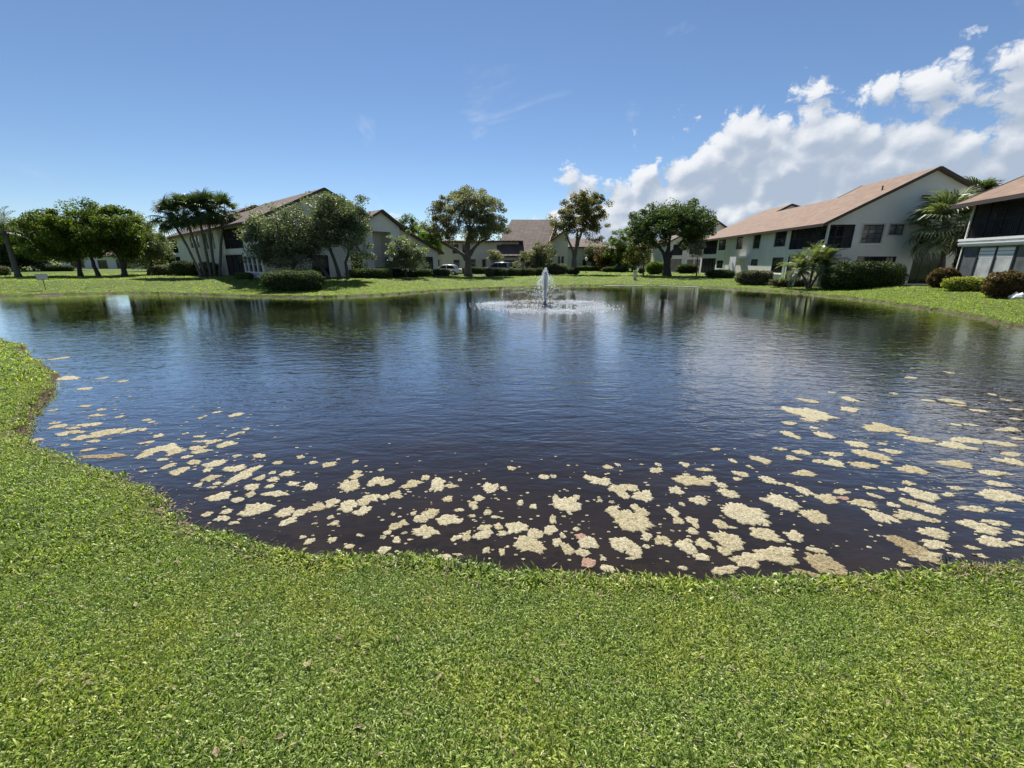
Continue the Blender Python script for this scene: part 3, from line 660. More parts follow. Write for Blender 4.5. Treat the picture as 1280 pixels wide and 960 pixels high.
# entry wing: coplanar gable with a tall portico, roof falling to one storey
wall(hl, Wall2D((0, -.9, 0), (1, 0, 0), (0, -1, 0)), 10.4, 14.8, -.5, 5.0, [(11.3, 13.6, .1, 4.9)], M['cream2'], extra=[[(10.4, 5.0), (14.8, 5.0), (14.8, 5.45), (12.5, 7.0), (10.4, 5.9)]], depth=.4)
mb = MB(); mb.poly([(11.3, 1.4, .1), (13.6, 1.4, .1), (13.6, 1.4, 4.9), (11.3, 1.4, 4.9)]).poly([(11.3, -.5, .1), (11.3, 1.4, .1), (11.3, 1.4, 4.9), (11.3, -.5, 4.9)])
mb.poly([(13.6, -.5, .1), (13.6, 1.4, .1), (13.6, 1.4, 4.9), (13.6, -.5, 4.9)]).poly([(11.3, -.5, 4.9), (13.6, -.5, 4.9), (13.6, 1.4, 4.9), (11.3, 1.4, 4.9)]).poly([(11.3, -.9, .1), (13.6, -.9, .1), (13.6, 1.4, .1), (11.3, 1.4, .1)])
po = mb.build('portico', M['cream2'], hl)
MB().box(11.6, 12.5, 1.3, 1.37, .1, 2.25).build('door', M['bronze'], po); MB().box(11.7, 12.4, 1.3, 1.37, 2.9, 4.3).build('window', M['glass'], po)
mb = MB(); mb.box(11.35, 13.55, -.82, -.76, .95, 1.0)
for k in range(16): x = 11.4 + k * .142; mb.box(x, x + .02, -.80, -.78, .1, .95)
mb.build('railing', M['bronze'], po)
for a0, a1 in ((10.4, 11.3), (13.6, 14.8)): MB().box(a0 + .002, a1 - .002, -.898, 0, -.5, 4.99).build('pillar', M['cream2'], hl)
lw = [(15.3, 16.2, .6, 1.9), (16.8, 17.5, .6, 1.9), (18.3, 19.8, .1, 2.2)]
wall(hl, Wall2D((0, -.3, 0), (1, 0, 0), (0, -1, 0)), 14.8, 20.6, -.5, 2.75, lw, M['cream'], extra=[[(14.8, 2.75), (20.6, 2.75), (20.6, 2.82), (14.8, 5.5)]])
for h in lw[:2]: window(hl, Wall2D((0, -.3, 0), (1, 0, 0), (0, -1, 0)), h, 1, 2, 'glass', 'bronze')
window(hl, Wall2D((0, -.3, 0), (1, 0, 0), (0, -1, 0)), lw[2], 2, 3, 'glass', 'bronze', name='door')
MB().poly([(20.6, -.3, -.5), (20.6, 9, -.5), (20.6, 9, 2.8), (20.6, -.3, 2.8)]).poly([(0, 46, -.5), (13, 46, -.5), (13, 46, 5.3), (0, 46, 5.3)]).poly([(13, 2, -.5), (13, 46, -.5), (13, 46, 5.3), (13, 2, 5.3)]).build('wall', M['cream'], hl)
zl = lambda x: 5.28 + (x + .75) * .487
roof_part(hl, [[(-.75, -.6, zl(-.75)), (6.6, -.6, zl(6.6)), (6.6, 17., zl(6.6)), (4.5, 17., zl(4.5)), (4.5, 46.6, zl(4.5)), (-.75, 46.6, zl(-.75))],
               [(6.6, -.6, zl(6.6)), (11.6, -.6, zl(1.6)), (11.6, 17, zl(1.6)), (6.6, 17, zl(6.6))], [(4.5, 17, zl(4.5)), (13.4, 17, zl(-.75)), (13.4, 46.6, zl(-.75)), (4.5, 46.6, zl(4.5))]],
          M['roofL'], [((-.75, -.6, zl(-.75)), (6.6, -.6, zl(6.6))), ((6.6, -.6, zl(6.6)), (11.6, -.6, zl(1.6))), ((-.75, -.6, zl(-.75)), (-.75, 46.6, zl(-.75))), ((6.6, 17.05, zl(6.6)), (4.5, 17.05, zl(4.5)))])
ridge2 = 7.2
roof_part(hl, [[(10.1, -1.4, 5.85), (12.5, -1.4, ridge2), (12.5, 9, ridge2), (10.1, 9, 5.85)], [(12.5, -1.4, ridge2), (15.0, -1.4, 5.58), (15.0, 9, 5.58), (12.5, 9, ridge2)],
               [(14.95, -.8, 5.62), (21.2, -.8, 2.7), (21.2, 9, 2.7), (14.95, 9, 5.62)]], M['roofL'],
          [((10.1, -1.4, 5.85), (12.5, -1.4, ridge2)), ((12.5, -1.4, ridge2), (15.0, -1.4, 5.58)), ((14.95, -.8, 5.62), (21.2, -.8, 2.7)), ((21.2, -.8, 2.7), (21.2, 9, 2.7))], name='porch_roof')
# second wing further along the bank with its gable above
roof_part(hl, [[(4.5, 24, zl(4.5) + .05), (7.3, 24, 9.3), (7.3, 40, 9.3), (4.5, 40, zl(4.5) + .05)], [(7.3, 24, 9.3), (10.2, 24, zl(4.3)), (10.2, 40, zl(4.3)), (7.3, 40, 9.3)]], M['roofL'],
          [((4.5, 23.95, zl(4.5) + .05), (7.3, 23.95, 9.3)), ((7.3, 23.95, 9.3), (10.2, 23.95, zl(4.3)))], name='upper_roof')

# ---- cream house with a big tile roof across the pond
hm = empty('apartment_house', (0, 75, 0), 0, label='cream house with broad reddish tile roof and garage door across the pond', cat='house')
WF = lambda y: Wall2D((0, y, 0), (1, 0, 0), (0, -1, 0))
w1 = [(-10.3, -9.3, 3.2, 4.7), (-8.6, -7.9, 3.2, 4.7), (-10.2, -9.2, .6, 2.1), (-7.4, -6.4, .1, 2.2), (-2.6, -1.2, 3.4, 4.6), (-5.2, -4.6, .8, 2.2)]
wall(hm, WF(1.5), -12.2, 1.2, -.5, 5.2, w1, M['cream'])
for h in w1: window(hm, WF(1.5), h, 1, 2, 'glass', 'bronze', 'beige')
MB().poly([(-12.2, 1.5, -.5), (-12.2, 11, -.5), (-12.2, 11, 5.2), (-12.2, 1.5, 5.2)]).build('wall', M['cream'], hm)
roof_part(hm, [[(-5.2, .6, 5.25), (1.9, .6, 5.25), (1.9, 7, 5.5), (-5.2, 7, 5.5)], [(-12.8, .9, 5.2), (-5.2, .9, 5.2), (-5.2, 8, 5.7), (-12.8, 8, 5.7)]], M['roofL'], [((-5.2, .6, 5.25), (1.9, .6, 5.25)), ((-12.8, .9, 5.2), (-5.2, .9, 5.2))], name='low_roof')
w2 = [(-1.3, .65, .05, 2.1), (2.2, 3.4, .8, 2.1)]
wall(hm, WF(-1), -1.9, 5.6, -.5, 2.95, w2, M['cream2']); window(hm, WF(-1), w2[0], 1, 1, 'glass', 'bronze', 'white', name='garage_door', rails=(.25, .5, .75)); window(hm, WF(-1), w2[1], 2, 1)
roof_part(hm, [[(-2.6, -1.7, 2.75), (5.4, -1.7, 2.75), (8.4, 9, 9.35), (-.1, 9, 9.35)], [(-2.6, -1.7, 2.75), (-.1, 9, 9.35), (-.4, 14, 5.2), (-2.6, 9, 5.0)], [(-.1, 9, 9.35), (8.4, 9, 9.35), (9.5, 18, 4.), (-1, 18, 4.)]], M['roofL'],
          [((-2.6, -1.7, 2.75), (5.4, -1.7, 2.75)), ((5.4, -1.7, 2.75), (8.4, 9, 9.35))])
w3 = [(7.9, 8.3, 1.2, 2.7), (8.5, 8.95, 1.2, 2.7)]
wall(hm, WF(.5), 5.62, 9.6, -.5, 4.4, w3, M['cream'], extra=[[(5.62, 4.4), (9.6, 4.4), (9.6, 6.9), (8.2, 6.4)]])
for h in w3: window(hm, WF(.5), h, 1, 1)
MB().poly([(9.6, .5, -.5), (9.6, 14, -.5), (9.6, 14, 6.), (9.6, .5, 6.9)]).build('wall', M['cream'], hm)
roof_part(hm, [[(5.3, -.2, 4.35), (8.6, -.2, 6.75), (8.6, 8, 6.75), (5.3, 8, 4.35)], [(8.6, -.2, 6.75), (10., -.2, 7.2), (10, 8, 7.2), (8.6, 8, 6.75)]], M['roofL'], [((5.3, -.2, 4.35), (8.6, -.2, 6.75)), ((5.3, -.2, 4.35), (6.9, -.4, 2.7))], name='side_roof')
MB().tube([(2., -.9, 3.25), (2., -.9, 3.7)], .12, 6).build('vent_pipe', M['bronze'], hm)

def simple_house(label, x0, x1, Y, dep, eave, apex, wall_m, roof_m, holes, glass='glass', ax_=None, front_gable=True):
    h = empty('house', ((x0 + x1) / 2, Y, 0), 0, label=label, cat='house'); w = (x1 - x0) / 2; ap = (0 if ax_ is None else ax_ - (x0 + x1) / 2)
    hs = [(a - (x0 + x1) / 2, b - (x0 + x1) / 2, c, d) for a, b, c, d in holes]
    wall(h, WF(0), -w, w, -.5, eave, hs, M[wall_m], extra=[[(-w, eave), (w, eave), (ap, apex - .15)]] if front_gable else [])
    for q in hs: window(h, WF(0), q, 2 if q[1] - q[0] > 1.2 else 1, 1, glass, 'bronze', 'white')
    MB().poly([(-w, 0, -.5), (-w, dep, -.5), (-w, dep, eave), (-w, 0, eave)]).poly([(w, 0, -.5), (w, dep, -.5), (w, dep, eave), (w, 0, eave)]).poly([(-w, dep, -.5), (w, dep, -.5), (w, dep, eave), (-w, dep, eave)]).build('wall', M[wall_m], h)
    if front_gable:
        k = .5
        roof_part(h, [[(-w - k, -k, eave - .2), (ap, -k, apex), (ap, dep + k, apex), (-w - k, dep + k, eave - .2)], [(ap, -k, apex), (w + k, -k, eave - .2), (w + k, dep + k, eave - .2), (ap, dep + k, apex)]], M[roof_m], [((-w - k, -k, eave - .2), (ap, -k, apex)), ((ap, -k, apex), (w + k, -k, eave - .2))])
    else:
        k = .6
        roof_part(h, [[(-w - k, -k, eave), (w + k, -k, eave), (w + k - 1, dep / 2, apex), (-w - k + 1, dep / 2, apex)], [(-w - k + 1, dep / 2, apex), (w + k - 1, dep / 2, apex), (w + k, dep + k, eave), (-w - k, dep + k, eave)],
                      [(-w - k, -k, eave), (-w - k + 1, dep / 2, apex), (-w - k, dep + k, eave)], [(w + k, -k, eave), (w + k, dep + k, eave), (w + k - 1, dep / 2, apex)]], M[roof_m], [((-w - k, -k, eave), (w + k, -k, eave))])
    return h
simple_house('pale gable-fronted house behind the round oak and grey apartments', 28.5, 42, 80, 10, 5.4, 9.2, 'cream2', 'roofL', [(29.2, 31., 2.9, 4.8), (29., 31., .2, 2.3), (32.2, 33.6, 3.1, 4.3), (32., 33.2, 1., 2.2), (33.4, 34.6, 1., 2.2)], ax_=35.8)
simple_house('low cream house behind the forked tree and globe lamp', 11.5, 19.5, 92, 10, 4.7, 6.6, 'cream', 'roofL', [(12.5, 13.6, 1., 2.2), (16.8, 18.2, .2, 2.3), (14.8, 15.6, 1., 2.2)], front_gable=False)
simple_house('long pale house far beyond the small trees', 24, 40, 120, 10, 3.6, 5.6, 'cream2', 'roofL', [(26, 27.4, .3, 2.2), (29, 31, .6, 2.), (33, 34.5, .4, 2.2)], front_gable=False)
simple_house('low white bungalow far behind the ficus trees', -98, -74, 95, 9, 3.0, 4.6, 'white', 'roofL', [(-96, -93, .5, 2.1), (-90, -88, .1, 2.1), (-86, -82.5, .2, 2.2), (-79, -76, .6, 2.1)], front_gable=False)
simple_house('beige bungalow far off between the ficus trees and apartments', -70, -52, 88, 9, 3.1, 4.8, 'cream', 'roofL', [(-68, -66, .5, 2.1), (-63, -61, .1, 2.2), (-58, -55, .6, 2.1)], front_gable=False)
simple_house('small tile-roofed annexe behind the parked sedan', -15.5, -12.6, 82, 8, 4.6, 5.9, 'cream', 'roofL', [(-14.6, -13.6, .9, 2.2)], ax_=-12.9)
# driveway in front of the far house, footpath, concrete spillway
MB().poly([(-14, 59.5, .05), (6, 63, .05), (6.5, 74, .05), (-16, 73, .05)]).build('driveway', M['asphalt'], kind='structure', label='asphalt drive with parked cars')
mb = MB()
P = [(9.5, 44.6, -.47), (11.9, 45.25, -.47), (14.5, 45.0, -.47), (17.2, 43.5, -.47), (18.6, 42.2, -.47)]
for p, q in zip(P, P[1:]): mb.beam(Vector(p) + Vector((0, .25, -.03)), Vector(q) + Vector((0, .25, -.03)), .45, .07)
mb.build('concrete_edging', M['concrete'], label='pale concrete strip along the far waterline', cat='edging')

# ------------------------------------------------------------------ vegetation
def leaf_quads(Pn, size, g, upb=.5, tint=None, aspect=.55):
    n = len(Pn); N = g.normal(size=(n, 3)); N[:, 2] = np.abs(N[:, 2]) + upb; N /= np.linalg.norm(N, axis=1)[:, None]
    A = np.cross(N, g.normal(size=(n, 3))); A /= np.linalg.norm(A, axis=1)[:, None]; B = np.cross(N, A)
    s = size * g.uniform(.65, 1.35, n)[:, None]
    V = np.stack([Pn - A * s * .5, Pn + B * s * aspect * .5 + A * s * .05, Pn + A * s * .5, Pn - B * s * aspect * .5 + A * s * .05], 1).reshape(-1, 3)
    Fq = np.arange(4 * n).reshape(n, 4)
    if tint is None: tint = g.uniform(0, 1, n)
    return V, Fq, np.repeat(np.clip(tint, 0, 1), 4)
def crown_points(lobes, n_cl, per, cr, g, shell=.45):
    """leaf clumps spread through the ellipsoid lobes (c, r): returns leaf points, tints, clump centres"""
    vol = np.array([np.prod(r) ** (2 / 3) for c, r in lobes]); cnt = np.maximum(3, (n_cl * vol / vol.sum()).astype(int)); Pn = []; T = []; C = []
    for (c, r), k in zip(lobes, cnt):
        d = g.normal(size=(k, 3)); d /= np.linalg.norm(d, axis=1)[:, None]; rad = g.uniform(size=k) ** shell
        rad *= 1 + .12 * g.normal(size=k)
        cc = np.array(c) + d * rad[:, None] * np.array(r)
        for q in cc:
            R_ = cr * g.uniform(.6, 1.35); m = int(per * g.uniform(.5, 1.4)); d2 = g.normal(size=(m, 3)); d2 /= np.linalg.norm(d2, axis=1)[:, None]
            Pn.append(q + d2 * (g.uniform(size=(m, 1)) ** .45) * R_ * np.array([1.1, 1.1, .75])); T.append(np.clip(g.normal(g.uniform(.25, .7), .18, m), 0, 1))
        C.append(cc)
    return np.concatenate(Pn), np.concatenate(T), np.concatenate(C)
def tree(name, label, base, lobes, trunks, leaf, bark, n_cl, per, cr, lsz, seed, limbs=9, group=None, cat='tree', shell=.45, twig=.03):
    """base (x, y, z); lobes and trunks relative to base; trunk = ([points], r0, r1)"""
    g = np.random.default_rng(seed); root = empty(name, base, label=label, cat=cat, group=group)
    Pn, T, C = crown_points(lobes, int(n_cl * 1.55), int(per * 1.5), cr * 1.12, g, shell)
    mb = MB()
    for pts_, r0, r1 in trunks:
        ps = [Vector(p) for p in pts_]; full = []
        for a, b in zip(ps, ps[1:]):
            for k in range(3): full.append(a.lerp(b, k / 3) + Vector(g.normal(0, r0 * .10, 3)))
        full[0] = ps[0] + Vector((0, 0, -.25)); full.append(ps[-1])
        rad = [lerp(r0, r1, k / (len(full) - 1)) for k in range(len(full))]; rad[0] *= 1.5; rad[1] *= 1.1
        mb.tube(full, rad, 8)
    tips = [Vector(t[0][-1]) for t in trunks]; cc = [Vector(c) for c in C]; g.shuffle(cc)
    mains = []
    for c in cc[:limbs]:
        t = min(tips, key=lambda q: (q - c).length); r1 = [x[2] for x in trunks][tips.index(t)]
        mid = t.lerp(c, .5) + Vector((0, 0, -.10 * (c - t).length)) + Vector(g.normal(0, .15, 3))
        mb.tube([t - Vector((0, 0, .1)), mid, c], [r1 * .75, r1 * .45, twig * .7], 6); mains += [mid, t.lerp(mid, .5), mid.lerp(c, .5)]
    for c in cc[limbs:limbs + 70]:
        if not mains: break
        t = min(mains, key=lambda q: (q - c).length); mb.tube([t, t.lerp(c, .55) + Vector(g.normal(0, .1, 3)), c], [twig, twig * .7, twig * .3], 4, False)
    mb.build('trunk', M[bark], root, True)
    V, Fq, tt = leaf_quads(Pn, lsz, g, .3, T); link('crown', np_mesh('crown', V, Fq, {'tint': tt}), M[leaf], root)
    return root
def hedge(name, label, c, size, rz, leaf, seed, lsz=.11, dens=220, expo=4., core=.86, group=None, cat='hedge', stems=False, top_leaf=None):
    """clipped shrub: leaves over a rounded-box volume, twiggy core inside"""
    g = np.random.default_rng(seed); x, y = c; zb = hz(x, y); root = empty(name, (x, y, zb - .03), rz, label=label, cat=cat, group=group); hx, hy, h = size[0] / 2, size[1] / 2, size[2]
    area = 4 * (hx + hy) * h + 4 * hx * hy; n = int(area * dens)
    d = g.normal(size=(n * 2, 3)); d *= np.array([hx, hy, h / 2]) ** .0; d /= np.linalg.norm(d, axis=1)[:, None]
    k = (np.abs(d) ** expo).sum(1) ** (-1 / expo); lump = 1 + .07 * np.sin(d[:, 0] * 7 + seed) * np.sin(d[:, 1] * 6 + 2) + .05 * np.sin(d[:, 2] * 9 + d[:, 0] * 11)
    P0 = d * (k * lump * g.uniform(.84, 1.05, n * 2))[:, None] * np.array([hx, hy, h / 2]) + np.array([0, 0, h / 2])
    P0 = P0[P0[:, 2] > .04]
    t = np.clip(g.normal(.45, .25, len(P0)), 0, 1); V, Fq, tt = leaf_quads(P0, lsz, g, .2, t, .6)
    link('foliage', np_mesh('foliage', V, Fq, {'tint': tt}), M[leaf], root)
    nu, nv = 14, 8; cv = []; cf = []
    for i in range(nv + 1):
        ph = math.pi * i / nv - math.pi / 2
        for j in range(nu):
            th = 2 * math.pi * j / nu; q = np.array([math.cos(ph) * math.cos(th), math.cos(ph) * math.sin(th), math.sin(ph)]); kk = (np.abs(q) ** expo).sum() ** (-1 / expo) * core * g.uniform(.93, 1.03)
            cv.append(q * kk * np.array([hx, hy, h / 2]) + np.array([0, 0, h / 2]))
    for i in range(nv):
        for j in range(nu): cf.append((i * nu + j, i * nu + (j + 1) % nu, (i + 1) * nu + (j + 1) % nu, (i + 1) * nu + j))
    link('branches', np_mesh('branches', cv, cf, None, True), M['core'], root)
    return root
def fan_frond(seed, pet=.85, L=.8, n=21):
    g = np.random.default_rng(seed); V = []; Fc = []; T = []
    def quad(a, b, c, d, t):
        i = len(V); V.extend([a, b, c, d]); Fc.append((i, i + 1, i + 2, i + 3)); T.extend([t] * 4)
    quad((0, -.02, 0), (pet, -.012, .05), (pet, .012, .05), (0, .02, 0), .5); quad((0, 0, -.02), (pet, 0, .04), (pet, 0, .06), (0, 0, .02), .3)
    for k in range(n):
        a = lerp(-2.0, 2.0, k / (n - 1)); l = L * (1 - .22 * abs(a) / 2) * g.uniform(.88, 1.08); w = .055; c, s = math.cos(a), math.sin(a); w *= .8; t = float(np.clip(g.normal(.45, .2), 0, 1)); fold = .10 * (-1) ** k * .3
        rs = [(.0, .004, .05), (.45 * l, w, .05 + .06 + fold * .2), (.78 * l, w * .75, .05 + .0), (l, .006, .05 - .20 * l - g.uniform(0, .15))]
        for (r0, w0, z0), (r1, w1, z1) in zip(rs, rs[1:]):
            quad((pet + c * r0 + s * w0, s * r0 - c * w0, z0), (pet + c * r1 + s * w1, s * r1 - c * w1, z1), (pet + c * r1 - s * w1, s * r1 + c * w1, z1 + fold * .3), (pet + c * r0 - s * w0, s * r0 + c * w0, z0 + fold * .3), t)
    return np_mesh('frond', V, Fc, {'tint': T})
def feather_frond(seed, L=1.5, n=20, ll=.34, droop=1.1, lw=.022):
    g = np.random.default_rng(seed); V = []; Fc = []; T = []; x = z = 0; th = .5; P_ = []
    for k in range(n + 1):
        P_.append((x, z, th)); x += L / n * math.cos(th); z += L / n * math.sin(th); th -= droop / n * (.5 + 1.3 * k / n)
    for k in range(n):
        (x0, z0, t0), (x1, z1, t1) = P_[k], P_[k + 1]; w = lerp(.022, .006, k / n); i = len(V)
        V += [(x0, -w, z0), (x1, -w, z1), (x1, w, z1), (x0, w, z0)]; Fc.append((i, i + 1, i + 2, i + 3)); T += [.5] * 4
        if k < 2: continue
        for s in (-1, 1):
            l = ll * math.sin(math.pi * min(.97, .18 + .8 * k / n)) ** .6 * g.uniform(.85, 1.1); dx, dy, dz = .62, s * .78, .12 + .1 * g.normal(); i = len(V); t = float(np.clip(g.normal(.5, .2), 0, 1))
            m_ = (x0 + dx * l * .5, dy * l * .5, z0 + dz * l * .5 + .02); e = (x0 + dx * l, dy * l, z0 + dz * l - .10 * l)
            V += [(x0 - lw * .4, 0, z0), (m_[0] - lw, m_[1], m_[2]), e, (m_[0] + lw, m_[1], m_[2] - .01)]; T += [t] * 4; Fc.append((i, i + 1, i + 2, i + 3))
    return np_mesh('frond', V, Fc, {'tint': T})
FAN = [fan_frond(k) for k in range(4)]; FANG = [fan_frond(k + 9) for k in range(4)]; FEA = [feather_frond(k + 20, 1.7, 26, .42, 1.25, .034) for k in range(3)]
for m_ in FAN: m_.materials.append(M['palm'])
for m_ in FANG: m_.materials.append(M['palmg'])
for m_ in FEA: m_.materials.append(M['palmg'])
FEAD = [feather_frond(k + 30, 2.2, 22, .42, 1.3, .03) for k in range(3)]
for m_ in FEAD: m_.materials.append(M['palm'])
def palm(label, base, pts_, r0, r1, meshes, n, seed, scale=1., lo=-55, hi=78, group=None, name='palm_tree', boot=True):
    g = np.random.default_rng(seed); root = empty(name, base, label=label, cat='palm', group=group); ps = [Vector(p) for p in pts_]; full = []
    for a, b in zip(ps, ps[1:]):
        for k in range(5): full.append(a.lerp(b, k / 5))
    full.append(ps[-1]); full[0].z -= .3; m = len(full); rad = [lerp(r0, r1, k / (m - 1)) * (1 + .05 * (-1) ** k) for k in range(m)]; rad[0] *= 1.35
    mb = MB(); mb.tube(full, rad, 10)
    if boot: t = full[-1]; mb.lathe(t, [(r1, -.5), (r1 * 1.7, -.3), (r1 * 1.5, 0), (r1 * .5, .25)], 8)
    mb.build('trunk', M['palmbark'], root, True)
    for k in range(n):
        f = (k + .5) / n; e = lerp(hi, lo, f ** .95) + g.normal(0, 8); a = k * 2.399 + g.normal(0, .2)
        o = bpy.data.objects.new('frond', meshes[k % len(meshes)]); COL.objects.link(o); o.parent = root; o.location = full[-1]
        o.rotation_euler = (g.normal(0, .25), -R(e), a); s = scale * g.uniform(.82, 1.12); o.scale = (s, s, s)
    return root

def at(px, py, Y):
    x, z = ax(px, py, Y); return Vector((x, Y, z))
def rel(px, py, Y, b): v = at(px, py, Y); return (v.x - b[0], v.y - b[1], v.z - b[2])
def gb(px, Y):
    """a foot point on the ground at distance Y in the direction of photo column px"""
    x = ax(px, 342, Y)[0]; return (x, Y, hz(x, Y))

# -- oaks on the far bank
b = gb(585, 59); L_ = lambda px, py, dy=0: rel(px, py, 59 + dy, b)
tree('oak_tree', 'tall airy oak with forked grey trunk beside the white sedan', b, [(L_(585, 268), (4.8, 4.4, 3.1)), (L_(556, 280), (2.7, 2.8, 2.9)), (L_(612, 282), (2.7, 2.8, 2.9)), (L_(585, 248), (3.6, 3.4, 1.5)), (L_(590, 292), (3.4, 3.2, 1.3))],
     [([(0, 0, 0), L_(585, 320), L_(583, 303)], .48, .30), ([L_(583, 322), L_(570, 312), L_(552, 303), L_(548, 290)], .24, .12), ([L_(587, 316), L_(600, 303), L_(612, 297)], .22, .11), ([L_(584, 308), L_(588, 285)], .26, .13)],
     'oak', 'bark', 150, 115, .62, .22, 11, 12, shell=.5)
b = gb(718, 67); L_ = lambda px, py, dy=0: rel(px, py, 67 + dy, b)
tree('oak_tree', 'open-crowned forked tree with yellowish leaves near the globe lamp', b, [(L_(728, 262), (3.4, 3.2, 2.6)), (L_(706, 282), (2.4, 2.4, 2.6)), (L_(742, 280), (2.4, 2.4, 2.9)), (L_(733, 252), (2.8, 2.6, 1.2))],
     [([(0, 0, 0), L_(717, 325), L_(721, 305)], .42, .28), ([L_(718, 318), L_(713, 306), L_(708, 294)], .2, .12), ([L_(721, 305), L_(727, 290), L_(738, 276)], .24, .1), ([L_(721, 306), L_(722, 286)], .2, .1)],
     'oaky', 'bark', 100, 110, .6, .22, 12, 10, shell=.5)
b = gb(834, 60); L_ = lambda px, py, dy=0: rel(px, py, 60 + dy, b)
tree('oak_tree', 'round dense dark oak with thick short trunk before the gable-fronted house', b, [(L_(838, 282), (5.0, 4.6, 2.9)), (L_(806, 292), (2.4, 3, 3.0)), (L_(866, 285), (2.4, 3, 2.7)), (L_(845, 266), (3.6, 3.4, 1.5))],
     [([(0, 0, 0), L_(834, 326), L_(834, 316)], .52, .42), ([L_(833, 323), L_(825, 310), L_(815, 297)], .25, .12), ([L_(834, 318), L_(838, 295)], .3, .12), ([L_(836, 320), L_(848, 307), L_(858, 294)], .25, .12)],
     'dark', 'barkd', 150, 110, .68, .26, 13, 12, shell=.42)
b = gb(804, 63); L_ = lambda px, py, dy=0: rel(px, py, 63 + dy, b)
tree('small_tree', 'slender young tree with thin dark trunk left of the round oak', b, [(L_(803, 312), (1.9, 1.8, 1.7)), (L_(792, 318), (1.3, 1.2, 1.1))], [([(0, 0, 0), L_(805, 328), L_(804, 317)], .1, .05)], 'oaky', 'barkd', 34, 55, .5, .24, 14, 6)
# -- ficus group on the left lawn
b = gb(100, 51); L_ = lambda px, py, dy=0: rel(px, py, 51 + dy, b)
tree('ficus_tree', 'broad ficus with low dense crown on two leaning trunks', b, [(L_(90, 290), (4.6, 4.2, 2.7)), (L_(58, 300), (3.1, 3.2, 2.7)), (L_(112, 287), (3.2, 3.4, 2.8)), (L_(80, 305), (4.4, 3.4, 1.7))],
     [([(0, 0, 0), L_(99, 330), L_(97, 318)], .22, .16), ([L_(124, 347.5, -2), L_(118, 333, -1.5), L_(113, 318)], .22, .15)], 'ficus', 'barkd', 150, 130, .72, .24, 15, 9, shell=.38)
b = gb(155, 50); L_ = lambda px, py, dy=0: rel(px, py, 50 + dy, b)
tree('ficus_tree', 'single-trunked ficus forking low beside the pale olive tree', b, [(L_(142, 290), (2.9, 3.0, 2.9)), (L_(158, 300), (1.7, 2, 2.2))],
     [([(0, 0, 0), L_(154, 330), L_(151, 318)], .26, .18), ([L_(155, 332), L_(160, 320), L_(162, 310)], .14, .08), ([L_(152, 326), L_(144, 316)], .14, .08)], 'ficus', 'barkd', 90, 120, .66, .23, 16, 8, shell=.42)
b = gb(184, 56); L_ = lambda px, py, dy=0: rel(px, py, 56 + dy, b)
tree('olive_tree', 'pale olive-green tree between the ficus and the hedge', b, [(L_(178, 292), (2.9, 2.6, 2.5)), (L_(190, 308), (2.0, 2.4, 2.6)), (L_(172, 318), (1.8, 2, 2.0))], [([(0, 0, 0), L_(190, 328), L_(184, 312)], .15, .09)], 'silver', 'barkd', 80, 95, .6, .22, 17, 8)
for px, Y, py, rx, rz_, lf, lab in ((60, 80, 303, 8, 3.4, 'dark', 'dark broad tree far behind the low white bungalow'), (200, 74, 318, 3.4, 2.6, 'dark', 'dark tree in shade behind the olive tree'), (20, 72, 312, 4., 3.0, 'dark', 'dark rounded tree behind the pinnate palm')):
    b = gb(px, Y); L_ = lambda qx, qy, dy=0: rel(qx, qy, Y + dy, b)
    tree('shade_tree', lab, b, [(L_(px, py), (rx, 3., rz_))], [([(0, 0, 0), L_(px, py + 12)], .3, .2)], lf, 'barkd', int(26 * rx), 100, .9, .34, int(px) + 3, 7)
# -- big tree over the near corner of the left house
b = gb(424, 41.5); L_ = lambda px, py, dy=0: rel(px, py, 41.5 + dy, b)
tree('olive_tree', 'wide silvery-leaved tree hiding the gable of the cream apartments', b, [(L_(350, 290, -1), (2.9, 2.6, 2.3)), (L_(402, 280), (3.2, 2.8, 2.4)), (L_(430, 272), (2.4, 2.2, 2.5)), (L_(446, 290), (1.8, 1.8, 2.3)), (L_(352, 316, -1), (2.6, 2, 1.6)), (L_(325, 302, -1), (1.7, 1.8, 1.7)), (L_(385, 312), (2.4, 2.2, 1.8))],
     [([(0, 0, 0), L_(420, 330), L_(410, 305)], .2, .13), ([(.8, 0, 0), L_(432, 328), L_(440, 300)], .17, .1), ([(-.9, 0, 0), L_(398, 330), L_(385, 310)], .17, .1), ([(-4.2, -1, 0), L_(368, 330, -1), L_(355, 305, -1)], .16, .1)], 'silver', 'barkd', 190, 125, .62, .18, 18, 14, shell=.48)
b = gb(507, 48); L_ = lambda px, py, dy=0: rel(px, py, 48 + dy, b)
tree('magnolia_tree', 'small rounded glossy tree in front of the entry portico', b, [(L_(506, 315), (2.1, 1.9, 2.0)), (L_(494, 322), (1.3, 1.3, 1.2)), (L_(518, 320), (1.4, 1.3, 1.4))], [([(0, 0, 0), L_(507, 330)], .1, .07)], 'silver', 'barkd', 60, 85, .42, .19, 19, 6)
